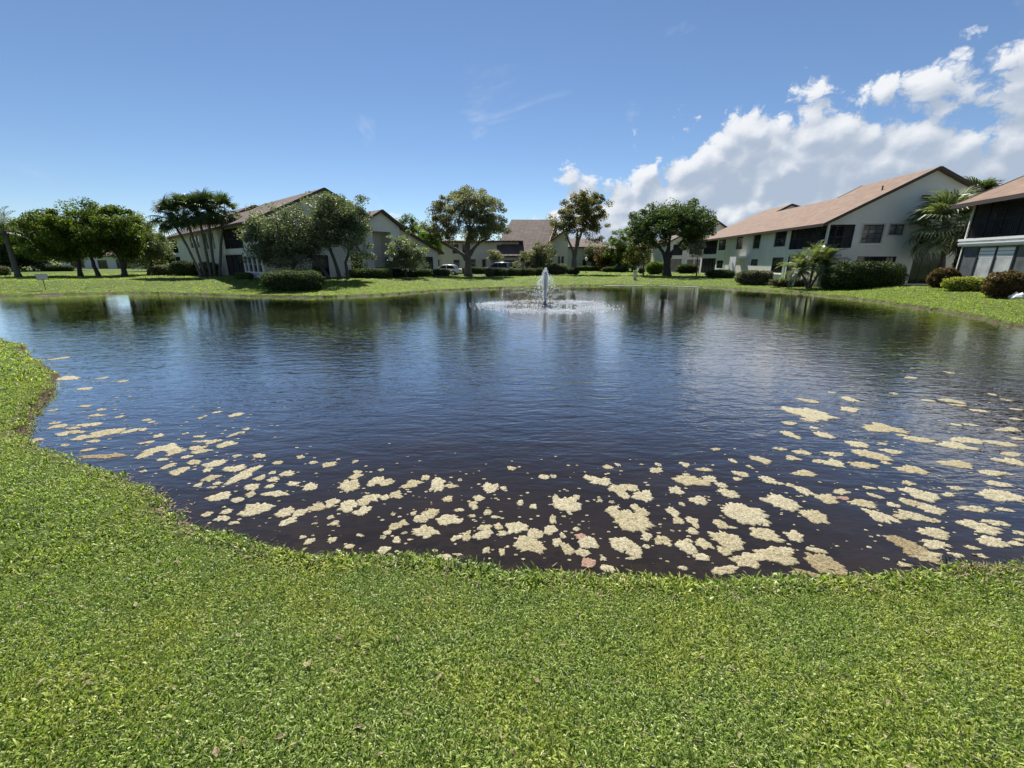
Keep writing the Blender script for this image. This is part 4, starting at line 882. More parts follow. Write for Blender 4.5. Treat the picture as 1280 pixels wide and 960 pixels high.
for px, Y, py, rx, rz_, lf, lab in ((508, 80, 288, 3.2, 2.4, 'dark', 'dark treetops rising behind the portico roof'), (536, 72, 297, 2.3, 3.0, 'lime', 'yellow-green tree behind the end of the tiled porch roof'), (525, 66, 318, 1.6, 2.2, 'lime', 'leafy young tree by the white sedan'),
                                    (773, 82, 313, 3.0, 3.6, 'ficus', 'dense green tree beyond the utility pedestal'), (790, 88, 312, 3.6, 3.6, 'oak', 'soft green tree behind the slender young tree'), (755, 84, 320, 1.8, 2.4, 'red', 'small coppery tree beside the dense green tree'),
                                    (742, 90, 318, 1.9, 2.2, 'oak', 'thin bush-crowned tree by the low cream house'), (640, 92, 304, 2.4, 2., 'oak', 'tree behind the low roof of the far cream house'), (818, 96, 322, 3.6, 2.6, 'dark', 'dark tree far behind the lime bush')):
    b = gb(px, Y); L_ = lambda qx, qy, dy=0: rel(qx, qy, Y + dy, b)
    tree('background_tree', lab, b, [(L_(px, py), (rx, rx * .9, rz_)), (L_(px + 5, py + 8), (rx * .7, rx * .7, rz_ * .7))], [([(0, 0, 0), L_(px, py + 8)], .16, .1)], lf, 'barkd', int(22 * rx), 75, .62, .27, int(px) + 5, 6)
b = gb(670, 66); L_ = lambda px, py, dy=0: rel(px, py, 66 + dy, b)
tree('shrub_tree', 'low spreading grey-green shrub before the garage roof', b, [(L_(662, 326), (2.2, 2, 1.5)), (L_(678, 322), (2.2, 2, 2.0)), (L_(670, 316), (1.6, 1.6, 1.2))], [([(0, 0, 0), L_(670, 334)], .12, .08)], 'oak', 'barkd', 60, 90, .5, .22, 21, 6)
b = gb(871, 58); L_ = lambda px, py, dy=0: rel(px, py, 58 + dy, b)
tree('blossom_tree', 'small tree with pale cream flowers beside the grey apartments', b, [(L_(872, 312), (1.0, 1., .95))], [([(0, 0, 0), L_(872, 322)], .07, .05)], 'pale', 'barkd', 22, 60, .34, .2, 22, 4)
b = gb(655, 71); L_ = lambda px, py, dy=0: rel(px, py, 71 + dy, b)
tree('blossom_tree', 'white-flowering shrub beside the garage wall', gb(618, 72), [((0, 0, 2.7), (1.3, 1.2, 1.1))], [([(0, 0, 0), (0, 0, 1.9)], .07, .05)], 'pale', 'barkd', 26, 60, .36, .2, 23, 4)

# -- palms
Y = 48.
for i, (bx_, tx, ty, lab) in enumerate(((252, 213, 268, 'fan palm leaning furthest towards the pale hedge'), (256, 230, 262, 'fan palm leaning second in the leaning clump'), (263, 248, 262, 'fan palm with trunk slightly tilted in the leaning clump'),
                                       (268, 260, 259, 'fan palm upright in the middle of the palm clump'), (274, 281, 261, 'fan palm standing straight before the dark balcony'))):
    b = gb(bx_, Y + i * .3); t = rel(tx, ty + 4, Y + i * .3, b); mid = (lerp(0, t[0], .42), 0, t[2] * .5)
    palm(lab, b, [(0, 0, 0), mid, t], .15, .11, FAN, 26, 50 + i, 1.3, -68, 88, group='leaning fan palms by the cream apartments')
b = gb(22, 47); t = rel(6, 290, 47, b)
palm('arching pinnate palm standing left of the broad ficus', b, [(0, 0, 0), rel(14, 318, 47, b), t], .28, .17, FEAD, 26, 60, 1.25, -60, 75)
b = gb(1181, 35.); t = rel(1182, 283, 35, b)
palm('bushy grey-green fan palm between the two shingle-roofed houses', b, [(0, 0, 0), (t[0] * .5, 0, t[2] * .5), t], .17, .14, FANG, 50, 61, 1.7, -60, 82)
b = gb(1213, 39.); t = rel(1217, 250, 39, b)
palm('taller fan palm whose head rises behind the porch house roof', b, [(0, 0, 0), t], .17, .13, FAN, 30, 62, 1.35, -50, 80)
b = gb(1015, 37.2); 
root = None
for i, (dx, h, s) in enumerate(((-.9, 1.5, .95), (.1, 2.1, 1.05), (.95, 1.9, 1.05))):
    palm(('pygmy date palm stem leaning towards the low clipped hedge', 'pygmy date palm stem in the middle of the three', 'pygmy date palm stem nearest the great rounded hedge')[i], (b[0] + dx * .2, b[1] + .1 * i, b[2]), [(0, 0, 0), (dx * .45, 0, h * .55), (dx, 0, h)], .09, .08, FEA, 34, 70 + i, s * 1.15, -45, 80, group='pygmy date palms in front of the grey apartments', name='date_palm')

# -- hedges and shrubs (px centre, distance, width, depth, height)
def H(lab, px, Y, w, d, h, leaf, seed, rz=0, **k):
    x = ax(px, 345, Y)[0]; return hedge(k.pop('name', 'hedge'), lab, (x, Y), (w, d, h), rz, leaf, seed, **k)
H('great rounded hedge with pale clipped top by the grey apartments', 1080, 34.4, 5.0, 2.6, 2.05, 'clip', 201, R(-6), expo=3.2, dens=330, lsz=.10)
H('small dark shrub tucked against the left side of the great rounded hedge', 1040, 35.6, 1.3, 1.3, 1.6, 'clip', 202, name='shrub', cat='shrub', expo=2.4)
H('tiny grey-green shrub at the right foot of the great rounded hedge', 1122, 34.8, 1.1, .9, .6, 'silver', 203, name='shrub', cat='shrub', expo=2.2)
H('low clipped hedge behind the pygmy date palms', 990, 39.2, 3.4, .9, .75, 'oak', 204, R(-6), expo=3.2)
H('mid-height clipped hedge beneath the apartment windows', 943, 42.5, 3.1, 1.2, 1.35, 'oak', 205, R(-30), expo=3.4)
H('far low hedge by the dark corner porch', 900, 53, 3.2, 1.2, 1.0, 'dark', 206, R(-30), expo=3.)
H('coppery dark bush left of the variegated hedge', 1181, 29.6, 1.75, 1.4, 1.35, 'red', 207, name='shrub', cat='shrub', expo=2.3, dens=320, lsz=.10)
H('low yellow-green variegated hedge under the glass doors', 1216, 26.6, 2.5, 1., .85, 'ylw', 208, R(-60), name='hedge', expo=2.6, dens=330, lsz=.10)
H('coppery round bush right of the variegated hedge', 1262, 23.6, 1.9, 1.5, 1.35, 'red', 209, name='shrub', cat='shrub', expo=2.3, dens=360, lsz=.10)
H('dark tall vine-clad shrub at the corner of the porch house', 1207, 32.6, 1.5, 1.5, 4.6, 'dark', 210, name='shrub', cat='shrub', expo=2.6, dens=200, lsz=.16)
H('block-clipped dark hedge with reddish top under the silvery tree', 366, 34.0, 4.1, 2.0, 1.45, 'dark', 211, R(4), expo=4.5, dens=330, lsz=.10)
H('pale squarish hedge on the lawn beside the olive tree', 204, 53, 2.7, 1.4, 1.2, 'oak', 212, 0, expo=4.)
H('leafy shrubbery at the feet of the leaning palms', 232, 51.5, 3.2, 1.6, 1.7, 'clip', 213, 0, expo=2.6)
H('shrub between the palm trunks and the cream wall', 262, 50.5, 2.4, 1.4, 1.6, 'oak', 214, 0, name='shrub', cat='shrub', expo=2.3)
H('low dark planting under the ground-floor windows of the cream apartments', 305, 43.4, 3.4, 1.2, .65, 'dark', 215, R(-44), expo=2.6)
H('dark ground-cover shrub below the portico railing', 462, 44.5, 4.2, 1.3, 1.0, 'dark', 216, R(14), expo=3.)
H('long low dark hedge under the small rounded tree', 505, 49., 6.2, 1.2, .95, 'dark', 217, R(14), expo=3.6)
H('end piece of low hedge before the white sedan', 548, 55.5, 2.9, 1.2, .85, 'oak', 218, R(10), expo=3.4)
H('clipped square hedge right of the spreading shrub', 695, 66, 3.1, 1.6, 1.55, 'oak', 219, 0, expo=4.5)
H('dark bush at the foot of the forked tree', 716, 65.2, 1.9, 1.3, 1.0, 'dark', 220, 0, name='shrub', cat='shrub', expo=2.6)
for i, px in enumerate((612, 621, 630, 638, 646, 654, 663, 674)):
    H('rounded shrub in the row before the garage house' if i % 2 else 'rounded lighter shrub in the row before the garage house', px, 57.5 + .35 * i, 1.25, 1.1, 1.05, 'dark' if i % 2 else 'oak', 230 + i, 0, name='shrub', cat='shrub', expo=2.6, group='dark shrubs before the garage house' if i % 2 else 'lighter shrubs before the garage house')
H('dark hedge in the shade behind the airy oak', 590, 66, 5.2, 1.2, 1.1, 'dark', 240, 0, expo=3.)
H('bright lime bush beside the trunk of the round oak', 818, 66, 2.6, 2.2, 1.9, 'lime', 241, 0, name='shrub', cat='shrub', expo=2.2)
H('small ball-shaped shrub by the slender young tree', 801.5, 70, 1., 1., 1., 'dark', 242, 0, name='shrub', cat='shrub', expo=2.)
H('dark rounded hedge under the windows of the gable-fronted house', 858, 70, 3.4, 1.5, 1.5, 'dark', 243, 0, expo=2.6)
H('small clipped hedge by the pinnate palm', 1, 52, 1.8, 1.4, 1.1, 'oak', 244, 0, expo=3.4)
H('dark shrubs under the dense green tree', 768, 78, 4.6, 1.6, 1., 'dark', 245, 0, expo=2.6)
H('dark ground hedge along the low cream house', 733, 86, 6.5, 1.2, 1., 'dark', 246, 0, expo=3.)
H('low dark hedge in front of the white bungalow', 75, 72, 5., 1.3, 1.0, 'dark', 247, 0, expo=3.)
# white stones under the coppery bush
for i, (px, Y, s) in enumerate(((1243, 24.9, .34), (1276, 22.5, .36), (1251, 24.2, .2))):
    x = ax(px, 362, Y)[0]; g = np.random.default_rng(80 + i); mb = MB(); mb.lathe((0, 0, 0), [(s * .8, -.05), (s, s * .25), (s * .8, s * .6), (s * .3, s * .85)], 9)
    mb.v = [tuple(np.array(v) * (1 + .14 * g.normal())) for v in mb.v]; o = mb.build('rock', M['white'], None, False, label=('white boulder between the variegated hedge and coppery bush', 'white boulder at the outer foot of the coppery bush', 'small white stone beside a white boulder')[i], cat='rock'); o.location = (x, Y, hz(x, Y))

# ------------------------------------------------------------------ small things on the lawns
def globe_lamp(label, px, Y, h):
    b = gb(px, Y); r = empty('globe_lamp', b, label=label, cat='lamp', group='globe lamps on the far bank')
    MB().tube([(0, 0, -.1), (0, 0, .15), (0, 0, .2), (0, 0, h)], [.09, .08, .045, .04], 8).build('post', M['bronze'], r)
    MB().lathe((0, 0, h), [(.05, -.04), (.12, 0), (.21, .1), (.25, .25), (.21, .4), (.1, .49), (.02, .5)], 12).build('globe', M['white'], r, True)
globe_lamp('white globe lamp on dark post by the forked tree', 732, 72, 2.0); globe_lamp('white globe lamp in front of the entry portico', 490, 46.5, 1.75)
b = gb(51, 34.5); r = empty('lawn_sign', b, R(30), label='small white sign on a thin dark post at the water edge', cat='sign')
MB().tube([(0, .02, -.2), (0, .02, 1.25)], .025, 6).build('post', M['bronze'], r); MB().box(-.33, .33, -.02, .0, .8, 1.2).build('board', M['greyg'], r); MB().box(-.35, .35, -.01, .012, .78, 1.22).build('board_frame', M['bronze'], r)
b = gb(794, 50.5); r = empty('utility_pedestal', b, label='grey utility pedestal on the lawn near the concrete edging', cat='utility box')
MB().box(-.16, .16, -.13, .13, -.1, .95).build('housing', M['concrete'], r); MB().slab([(-.2, -.17, 1.03), (.2, -.17, 1.03), (.2, .17, 1.03), (-.2, .17, 1.03)], .078).build('cap', M['concrete'], r); MB().box(-.12, .12, -.15, -.132, .2, .85).build('door', M['greyg'], r)

# ------------------------------------------------------------------ cars
M['carw'] = plain('white_car_paint', (.82, .82, .82), .22, .02, 2.); M['carg'] = plain('silver_grey_car_paint', (.32, .35, .38), .25, .04, 2., 0, .4)
M['tyre'] = plain('tyre_rubber', (.02, .02, .02), .8); M['rim'] = plain('alloy_rim', (.5, .5, .52), .3, .05, 4, 0, .8)
M['lampr'] = plain('red_lens', (.35, .02, .02), .2, .1); M['lampw'] = plain('clear_lens', (.7, .72, .75), .15, .05)
def car(label, loc, rz, paint, suv=False):
    r = empty('parked_car', loc, rz, label=label, cat='car'); Lc = 2.3 if not suv else 2.35; w = .9 if not suv else .95; hb = .92 if not suv else 1.05; ht = 1.46 if not suv else 1.75
    # lower body: stations along the car (x, half width, bottom, shoulder)
    st = [(-Lc, w * .78, .42, hb * .80), (-Lc + .12, w * .93, .30, hb * .97), (-1.5, w, .24, hb), (0, w, .22, hb * .985), (1.1, w, .24, hb * .96), (1.8, w * .96, .28, hb * .84), (Lc - .1, w * .86, .32, hb * .72), (Lc, w * .7, .42, hb * .6)]
    mb = MB(); sec = []
    for x, hw, z0, z1 in st:
        i = len(mb.v); sec.append(i); zm = (z0 + z1) / 2
        mb.v += [(x, -hw * .86, z0), (x, -hw, zm), (x, -hw * .93, z1 * .96), (x, -hw * .8, z1), (x, hw * .8, z1), (x, hw * .93, z1 * .96), (x, hw, zm), (x, hw * .86, z0)]
    for a, b_ in zip(sec, sec[1:]):
        for k in range(8): mb.f.append((a + k, b_ + k, b_ + (k + 1) % 8, a + (k + 1) % 8))
    mb.f.append(tuple(sec[0] + k for k in range(8))); mb.f.append(tuple(sec[-1] + k for k in range(7, -1, -1)))
    body = mb.build('body', M[paint], r, True)
    cb = [(-1.95, hb - .03), (-1.35, ht - .06), (-.6, ht), (.15, ht - .02), (1.25, hb - .05)] if not suv else [(-2.15, hb - .02), (-1.95, ht - .08), (-.9, ht), (.2, ht - .03), (1.15, hb - .04)]
    mb = MB(); sec = []
    for x, z_ in cb:
        i = len(mb.v); sec.append(i); k = (z_ - hb) / (ht - hb); hw = w * lerp(.9, .72, max(0, k)); mb.v += [(x, -w * .9, hb - .06), (x, -hw, z_ - .05 * (k > .3)), (x, -hw * .75, z_), (x, hw * .75, z_), (x, hw, z_ - .05 * (k > .3)), (x, w * .9, hb - .06)]
    for a, b_ in zip(sec, sec[1:]):
        for k in range(6): mb.f.append((a + k, b_ + k, b_ + (k + 1) % 6, a + (k + 1) % 6))
    mb.f.append(tuple(sec[0] + k for k in range(6))); mb.f.append(tuple(sec[-1] + k for k in range(5, -1, -1))); mb.build('cabin', M[paint], r, True)
    for s in (-1, 1):
        y0, y1 = s * (w * .905 + .01), s * (w * .76 + .01)
        for q in ([(-1.6 if not suv else -1.85, y0, hb - .01), (-.42, y0, hb - .01), (-.42, y1, ht - .12), (-1.2 if not suv else -1.75, y1, ht - .14)], [(-.34, y0, hb - .01), (.98, y0, hb - .01), (.16, y1, ht - .13), (-.34, y1, ht - .12)]):
            MB().slab(q, .012, (0, -s, 0)).build('side_window', M['glass'], r)
        for x in (-1.35, 1.38):
            t = MB(); t.tube([(x, s * (w - .2), .33), (x, s * (w + .015), .33)], .33, 18); wh = t.build('wheel', M['tyre'], r); t = MB(); t.tube([(x, s * (w - .02), .33), (x, s * (w + .025), .33)], .2, 12); t.build('rim', M['rim'], wh)
        MB().box(Lc - .22, Lc - .03, min(s * w * .5, s * w * .8), max(s * w * .5, s * w * .8), hb * .56, hb * .70).build('headlight', M['lampw'], r)
        MB().box(-Lc - .01, -Lc + .13, min(s * w * .5, s * w * .82), max(s * w * .5, s * w * .82), hb * .70, hb * .88).build('tail_light', M['lampr'], r)
        MB().box(.72, .9, min(s * (w * .92), s * (w + .14)), max(s * (w * .92), s * (w + .14)), hb, hb + .13).build('mirror', M[paint], r)
    a, b_ = cb[-1], cb[-2]; k = w * .8; e = .015
    MB().slab([(a[0] + .02, -k, a[1] + .03 + e), (a[0] + .02, k, a[1] + .03 + e), (b_[0] + .05, k * .85, b_[1] - .02 + e), (b_[0] + .05, -k * .85, b_[1] - .02 + e)], .02).build('windscreen', M['glass'], r)
    a, b_ = cb[0], cb[1]
    MB().slab([(a[0] - .02, -k, a[1] + .05), (a[0] - .02, k, a[1] + .05), (b_[0] - .05, k * .85, b_[1] - .02), (b_[0] - .05, -k * .85, b_[1] - .02)], .02, (1, 0, 0)).build('rear_window', M['glass'], r)
    return r
b = gb(557, 61); car('white sedan parked beside the airy oak', (b[0], b[1], .05), R(172), 'carw')
b = gb(622, 66); car('silver-grey estate car parked before the garage', (b[0], b[1], .05), R(160), 'carg', True)
b = gb(57, 78); car('white car parked far off beneath the ficus crown', (b[0], b[1], b[2]), R(118), 'carw', True)

# ------------------------------------------------------------------ fountain
fx, fy = 1.95, 25.3; g = np.random.default_rng(77)
fo = empty('fountain', (fx, fy, WZ), label='floating fountain with white central jet in the pond', cat='fountain')
MB().lathe((0, 0, 0), [(.34, -.1), (.40, .0), (.38, .04), (.2, .06), (.18, .12)], 20).build('float', M['bronze'], fo); MB().lathe((0, 0, .12), [(.09, 0), (.09, .1), (.05, .18)], 10).build('nozzle', M['bronze'], fo)
def drops(Pn, s, st, name):
    n = len(Pn); s = s * g.uniform(.5, 1.4, n); o = np.array([(1, 0, 0), (-1, 0, 0), (0, 1, 0), (0, -1, 0), (0, 0, 1), (0, 0, -1)], float) * np.array([1, 1, st]); V = (Pn[:, None, :] + o[None] * s[:, None, None]).reshape(-1, 3)
    fc = np.array([(0, 2, 4), (2, 1, 4), (1, 3, 4), (3, 0, 4), (2, 0, 5), (1, 2, 5), (3, 1, 5), (0, 3, 5)]); Fq = (np.arange(n)[:, None, None] * 6 + fc[None]).reshape(-1, 3)
    return link(name, np_mesh(name, V, Fq, None, True), M['spray'], fo, kind='stuff')
n = 3800; t = g.uniform(0, 1, n); hmax = g.choice([1.6, 1.85, 1.98], n) * g.uniform(.93, 1.04, n); a = g.uniform(0, 6.283, n); vr = g.uniform(.0, .5, n) ** 1.8
f = t * 2.0; rad = .02 + vr * f * np.where(f > 1, 1.35, .8) + .035 * np.abs(g.normal(size=n)) * f; hmax *= 1 - .35 * (vr / .4) ** 1.0; zz = hmax * (1 - (f - 1) ** 2) + .1
keep = (f < 1.0) | (g.uniform(size=n) < .6); drops(np.stack([rad * np.cos(a), rad * np.sin(a), zz], 1)[keep], .0135, 2.6, 'central_jet')
Pn = []
for k in range(16):
    a = k * 2 * math.pi / 16 + .2; t = g.uniform(0, 1, 170); reach = 3.0 * g.uniform(.9, 1.08); hh = .8 * g.uniform(.85, 1.1); f = t
    zz = 4 * hh * f * (1 - f) + .12 * (1 - f); sp = .015 + .16 * f ** 2; Pn.append(np.stack([(.1 + reach * f) * math.cos(a) + g.normal(0, 1, 170) * sp, (.1 + reach * f) * math.sin(a) + g.normal(0, 1, 170) * sp, zz + g.normal(0, 1, 170) * sp * .4], 1))
drops(np.concatenate(Pn), .0085, 1.3, 'spray_arcs')
n = 4200; a = g.uniform(0, 6.283, n); a += .35 * np.sin(3 * a + 1) + .2 * np.sin(7 * a); rr_ = 3.0 + .42 * g.normal(size=n); rr_[:700] = g.uniform(.2, 3.2, 700); drops(np.stack([rr_ * 1.1 * np.cos(a), rr_ * np.sin(a), np.abs(g.normal(0, .03, n))], 1), .034, .55, 'splash')

# ------------------------------------------------------------------ algae mats (zoom boxes: centre x, y, width, height at 3.2x, from each measured region)
REG = {(300, 560): "20,105,70,80;75,33,60,18;155,60,40,15;245,38,40,16;295,58,35,14;350,68,60,25;460,55,25,14;185,105,60,25;80,120,45,25;130,127,50,20;130,100,30,15;50,157,65,30;115,155,35,18;45,188,40,25;212,145,55,20;280,158,60,35;150,185,120,25;65,245,125,55;180,257,75,45;235,263,50,35;310,240,85,35;195,295,60,35;365,220,60,40;360,280,30,18;377,302,32,22;275,375,40,28;365,370,35,25;435,395,40,20;440,150,85,55;460,115,55,25;470,97,40,14;550,130,60,35;590,138,60,30;525,147,35,15;435,232,75,50;525,200,90,35;620,188,60,35;580,200,40,25;495,222,50,25;485,257,65,40;690,145,85,35;745,118,35,22;795,145,60,60;840,153,65,18;825,205,45,25;1000,163,75,45;1055,163,28,18;930,228,40,35;955,200,50,25;875,250,45,15;925,272,32,14;990,257,35,25;1018,277,40,12;1120,220,30,25;1172,235,30,22;1265,207,35,50;1250,287,30,38;1215,115,45,20;1252,115,25,15;1085,83,38,18;765,260,75,40;820,290,90,45;875,295,40,22;720,285,60,35;692,262,25,20;625,312,80,42;750,337,120,55;590,342,35,20;570,357,25,15;625,370,35,28;660,340,25,12;865,360,50,28;907,350,35,45;975,350,85,40;980,320,60,25;1035,318,40,28;1055,342,40,22;1110,318,95,50;1185,345,70,45;1160,390,130,75;1240,328,60,40;1265,380,40,35;810,445,65,38;875,428,45,10;1048,422,25,30;985,410,30,25;575,412,50,35;478,350,35,14;255,358,30,16;780,412,25,12;610,265,22,12;567,88,20,12;880,128,18,12;300,303,22,10",
 (700, 560): "40,225,120,70;65,200,30,20;112,120,45,25;165,135,90,40;230,165,95,35;255,190,50,35;290,163,50,30;335,195,95,50;220,238,50,15;205,217,25,12;190,75,42,18;232,68,22,14;385,90,60,22;395,68,25,14;505,68,35,18;490,62,30,14;580,87,65,16;515,127,135,42;505,106,30,10;605,127,60,30;652,152,45,22;680,183,75,40;730,107,60,25;712,125,35,15;805,47,70,35;760,75,18,12;688,52,28,18;625,6,40,10;880,5,55,14;930,40,60,22;975,18,65,20;1035,55,55,16;1105,65,85,38;1100,25,85,20;1205,68,110,30;1230,25,110,45;985,105,105,28;835,130,60,35;885,143,35,12;925,152,38,18;980,172,55,40;1075,208,90,40;1120,175,70,25;1135,202,45,16,1;1215,222,105,38;1240,160,45,14;1260,192,40,25;1262,268,55,50;280,290,165,100;330,260,60,40;298,235,35,25;235,380,90,60;290,400,75,70;350,352,45,40;348,395,32,20;415,370,75,45;300,440,70,14;460,170,60,35;555,212,75,38;490,226,25,18;447,258,50,45;475,292,45,28;525,292,50,35;545,312,25,30;530,335,50,28;640,305,55,40;680,318,50,12;720,255,170,90;825,310,30,14;680,375,130,85;510,400,75,60;570,382,65,45;515,370,30,18;565,438,65,30;665,415,55,40;740,450,170,65;810,350,115,60;850,430,170,75;905,412,100,28;890,218,130,75;1020,277,100,58;940,358,80,50;905,342,30,14;1030,412,70,28;660,490,130,40;490,480,40,18;1050,460,130,90,2;1000,510,110,40,2;1090,490,110,45,2;110,375,80,50;80,357,45,25,1;67,327,32,20;25,400,55,50;10,350,25,25;95,417,70,38;115,460,65,40,1;185,480,60,35;172,445,30,18;450,333,16,8;160,210,20,16",
 (980, 460): "105,133,60,20;115,185,150,60;95,208,60,16;260,125,50,22;262,165,85,22;190,97,30,10;395,240,155,45;470,270,40,12;20,222,60,16;25,268,50,35;165,270,60,30;125,240,40,12;300,305,85,28;395,303,40,12;430,335,80,22;555,290,110,25;690,313,130,35;405,380,35,14;525,408,110,40;700,388,125,35;820,420,95,25;885,423,60,14;500,462,60,20;555,505,120,60;655,508,55,18;690,482,60,18;850,463,100,28;880,515,170,55;760,563,120,30;880,567,60,18;385,592,95,55;440,550,50,25;415,487,50,22;510,540,90,40;590,570,95,45;520,590,95,45;590,610,85,28;470,597,60,25;600,665,120,50;610,705,110,40;800,640,130,60;855,622,95,30;740,612,40,18;840,700,120,50;925,705,60,22;945,660,40,22;945,690,40,14;480,700,100,70,2;560,755,150,60;520,740,100,50,2;690,750,50,25;750,720,50,20;410,765,25,12;490,790,60,25;790,755,40,20;675,132,70,22;700,150,60,10;785,172,65,14;895,128,40,8;925,165,45,8;925,205,45,10;900,248,110,18;935,283,50,14;885,305,100,28;910,345,90,20;925,380,100,35;750,228,50,12;690,228,40,14;830,105,30,6;440,103,35,8;510,40,50,6;660,18,25,6;570,130,45,8;740,290,130,30",
 (0, 400): "270,235,100,18;230,155,45,14;410,233,40,10;495,245,40,8;335,275,60,12;335,345,50,10;235,425,60,22;225,412,40,10;340,420,70,16;385,418,45,16;420,452,110,45;250,455,65,18;325,470,55,22;300,450,90,15;290,433,60,12;380,485,60,12;520,445,50,25;570,440,30,14;475,388,28,10;385,383,70,12;405,360,35,8;220,360,30,8;585,400,35,8;635,465,45,18;605,408,25,8;590,490,55,16;650,515,120,45;700,528,65,35;575,545,55,30;645,560,50,14;670,585,35,28;710,605,65,35;775,570,60,20;745,550,45,16;805,390,25,16;870,368,35,8;945,380,50,18;935,458,28,14;895,500,75,28;845,490,50,22;790,515,70,20;800,527,80,20;805,487,80,10;870,573,80,35;840,632,60,28;830,600,40,20;930,597,95,30;945,545,35,12;865,655,40,14;870,710,95,40;950,718,50,22;790,662,32,16;905,765,45,22;890,795,60,25;935,812,45,16;820,780,40,22;70,450,120,40,2;145,480,60,14;420,545,200,20,2;260,500,40,10;350,520,45,14;575,605,35,12;965,450,35,8;985,435,30,8;790,467,50,10;740,455,22,8;850,670,40,10"}
def mat_mesh(hx, hy, sx, seed, thick):
    """lumpy floating mat: union-like outline of several lobes, domed crumbly top, skirt below the water; sx shears it with the drift"""
    g = np.random.default_rng(seed); big = max(hx, hy); nl = int(g.integers(3, 7)); L_ = [(0, 0, .62)] + [(g.uniform(-.55, .55), g.uniform(-.5, .5), g.uniform(.3, .55)) for _ in range(nl)]
    nr = 6 if big > .07 else 4; nt_ = 56 if big > .09 else 26; V = []; Fc = []
    th = np.linspace(0, 2 * math.pi, nt_, endpoint=False); out = []
    for t in th:
        c, s = math.cos(t), math.sin(t); r = .2
        for lx, ly, lr in L_:
            b_ = lx * c + ly * s; q = b_ * b_ - (lx * lx + ly * ly - lr * lr)
            if q > 0: r = max(r, b_ + math.sqrt(q))
        out.append(min(r, 1.15))
    out = np.array(out); wob = np.array([mnoise.noise(Vector((math.cos(t) * 2.2, math.sin(t) * 2.2, seed * 1.7))) + .6 * mnoise.noise(Vector((math.cos(t) * 5, math.sin(t) * 5, seed * 1.7 + 9))) for t in th]); out *= 1 + .32 * wob + .075 * g.normal(size=nt_)
    ex, ey = out * np.cos(th), out * np.sin(th); kx, ky = 2 / (ex.max() - ex.min()), 2 / (ey.max() - ey.min()); hx, hy = hx * kx, hy * ky
    V.append((0, 0, thick * 1.1))
    for k in range(1, nr + 1):
        f = k / nr
        for t, r in zip(th, out):
            x = hx * r * f * math.cos(t); y = hy * r * f * math.sin(t)
            zz = thick * (1 - f ** 5) * g.uniform(.35, 1.25) + .003
            V.append((x + sx * y, y, zz))
    for t, r in zip(th, out): V.append((hx * r * 1.0 * math.cos(t) + sx * hy * r * math.sin(t), hy * r * math.sin(t), -.012))
    tri = [(0, 1 + j, 1 + (j + 1) % nt_) for j in range(nt_)]; qd = []
    for k in range(nr):
        for j in range(nt_): a = 1 + k * nt_ + j; b_ = 1 + k * nt_ + (j + 1) % nt_; qd.append((a, a + nt_, b_ + nt_, b_))
    return V, tri + qd
mats = []
for (ox, oy), txt in REG.items():
    for e in txt.split(';'):
        v = [int(q) for q in e.split(',')]; kd = v[4] if len(v) > 4 else 0; px, py, w, h = ox + v[0] / 3.2, oy + v[1] / 3.2, v[2] / 3.2, v[3] / 3.2
        if h < 3: h = 3.
        if any(abs(px - m_[7]) < 3 and abs(py - m_[8]) < 3 for m_ in mats): continue
        x, y = gp(px, py, WZ); x0, _ = gp(px - w / 2, py, WZ); x1, _ = gp(px + w / 2, py, WZ); _, ya = gp(px, py - h / 2, WZ); _, yb = gp(px, py + h / 2, WZ)
        mats.append((x, y, (x1 - x0) / 2, (ya - yb) / 2, kd, w * h, None, px, py))
sdm = signed_dist(np.array([m_[0] for m_ in mats]), np.array([m_[1] for m_ in mats]))
mats = [(*m_[:6], s, *m_[7:]) for m_, s in zip(mats, sdm) if s < .05]
mats.sort(key=lambda m_: -m_[5])
small = MB()
for i, (x, y, hx_, hy_, kd, area, s, *_r) in enumerate(mats):
    shear = -.03 - .13 * x / max(3., y)
    V, Fc = mat_mesh(hx_ * 1.04, hy_ * 1.08, shear, 900 + i, .005 + .014 * min(hx_, hy_))
    if i >= 296:
        k = len(small.v); small.v += [(a + x, b_ + y, c + WZ) for a, b_, c in V]; small.f += [tuple(q + k for q in f_) for f_ in Fc]; continue
    me = bpy.data.meshes.new('algae_mat'); me.from_pydata(V, [], Fc); me.polygons.foreach_set('use_smooth', [True] * len(me.polygons)); me.update()
    if kd == 1: lab, gr, mt = 'algae mat with pinkish patch floating among cream mats', 'pinkish algae mats', 'algae_pink'
    elif kd == 2: lab, gr, mt = 'brownish matted scum lodged against the grassy bank', 'brown scum by the bank', 'scum'
    else:
        size = 'large crusty' if area > 480 else ('hand-sized lumpy' if area > 120 else 'small')
        form = 'elongated' if hx_ > 2.1 * hy_ or hy_ > 1.6 * hx_ else 'roundish'
        gap = min(math.hypot(x - q[0], y - q[1]) - max(hx_, hy_) - max(q[2], q[3]) for q in mats if (q[0], q[1]) != (x, y))
        place = 'washed close to the grassy bank' if s > -.35 else ('touching its neighbours in a cluster' if gap < .0 else ('drifting near other mats' if gap < .15 else 'drifting alone on open water'))
        lab, gr, mt = f'{size} {form} cream algae mat {place}', f'{size} {form} mats {place}', 'algae'
    o = link('algae_mat', me, M[mt], label=lab, cat='algae mat', group=gr); o.location = (x, y, WZ)
g = np.random.default_rng(555); cnt = 0
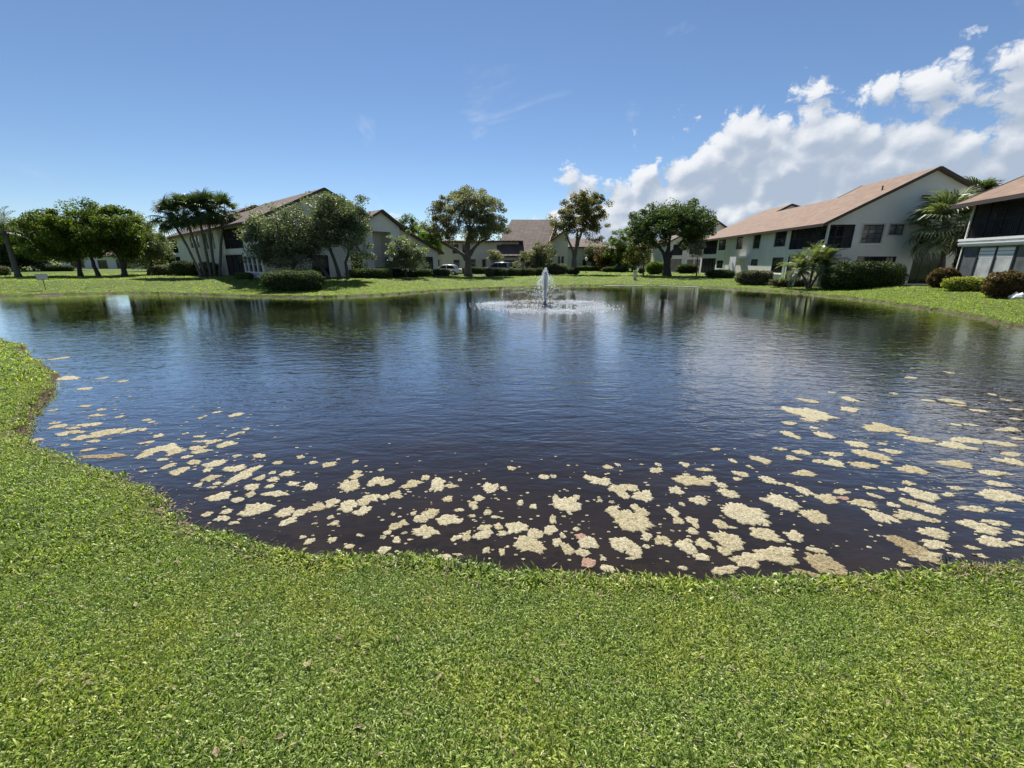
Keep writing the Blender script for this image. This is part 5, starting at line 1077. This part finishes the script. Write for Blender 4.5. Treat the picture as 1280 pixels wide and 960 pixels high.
while cnt < 850:                                     # crumbs too small to count, drifting round the mats
    m_ = mats[int(g.integers(0, len(mats)))]; x, y = m_[0] + g.normal(0, .22 + .03 * m_[1]), m_[1] + g.normal(0, .16 + .03 * m_[1]); r = g.uniform(.006, .022) * (.6 + .12 * y); k = len(small.v); cnt += 1
    for j in range(7): t = j * .8976; small.v.append((x + r * math.cos(t) * g.uniform(.7, 1.3), y + .7 * r * math.sin(t) * g.uniform(.7, 1.3), WZ + .004))
    small.v.append((x, y, WZ + .009)); small.f += [(k + j, k + (j + 1) % 7, k + 7) for j in range(7)]
small.build('algae_crumbs', M['algae'], None, False, kind='stuff', label='tiny crumbs of cream algae scattered on the water')
# dry thatch and leaf litter along the near waterline
mb = MB(); n = len(shore)
for i in range(n):
    p = shore[i]; d = math.hypot(*p)
    if d > 13: continue
    q = shore[(i + 1) % n]
    for k in range(16):
        f = g.uniform(); x, y = lerp(p[0], q[0], f) + g.normal(0, .09), lerp(p[1], q[1], f) + g.normal(0, .09) - .03; zz = max(hz(x, y) + .012, WZ + .006); a = g.uniform(0, 6.28); l = g.uniform(.02, .07); w = g.uniform(.003, .011)
        c, s = math.cos(a), math.sin(a); tl = g.uniform(-.2, .7); mb.poly([(x - s * w, y + c * w, zz), (x + c * l, y + s * l, zz + l * tl), (x + s * w, y - c * w, zz + .004)])
g2 = np.random.default_rng(12)
for k in range(260):                                  # fallen leaves and straw in the turf
    r_ = g2.uniform(.9, 6.5); a = math.radians(g2.uniform(-60, 60)); x, y = r_ * math.sin(a), r_ * math.cos(a)
    if signed_dist(np.array([x]), np.array([y]))[0] < .15: continue
    zz = hz(x, y) + g2.uniform(.022, .038); a = g2.uniform(0, 6.28); l = g2.uniform(.012, .035); w = l * g2.uniform(.15, .5); c, s_ = math.cos(a), math.sin(a)
    mb.poly([(x - c * l, y - s_ * l, zz), (x - s_ * w, y + c * w, zz + .006), (x + c * l, y + s_ * l, zz + g2.uniform(-.008, .01)), (x + s_ * w, y - c * w, zz + .004)])
mb.build('dry_litter', M['scum'], None, False, kind='stuff', label='dry straw and leaf litter along the near waterline')
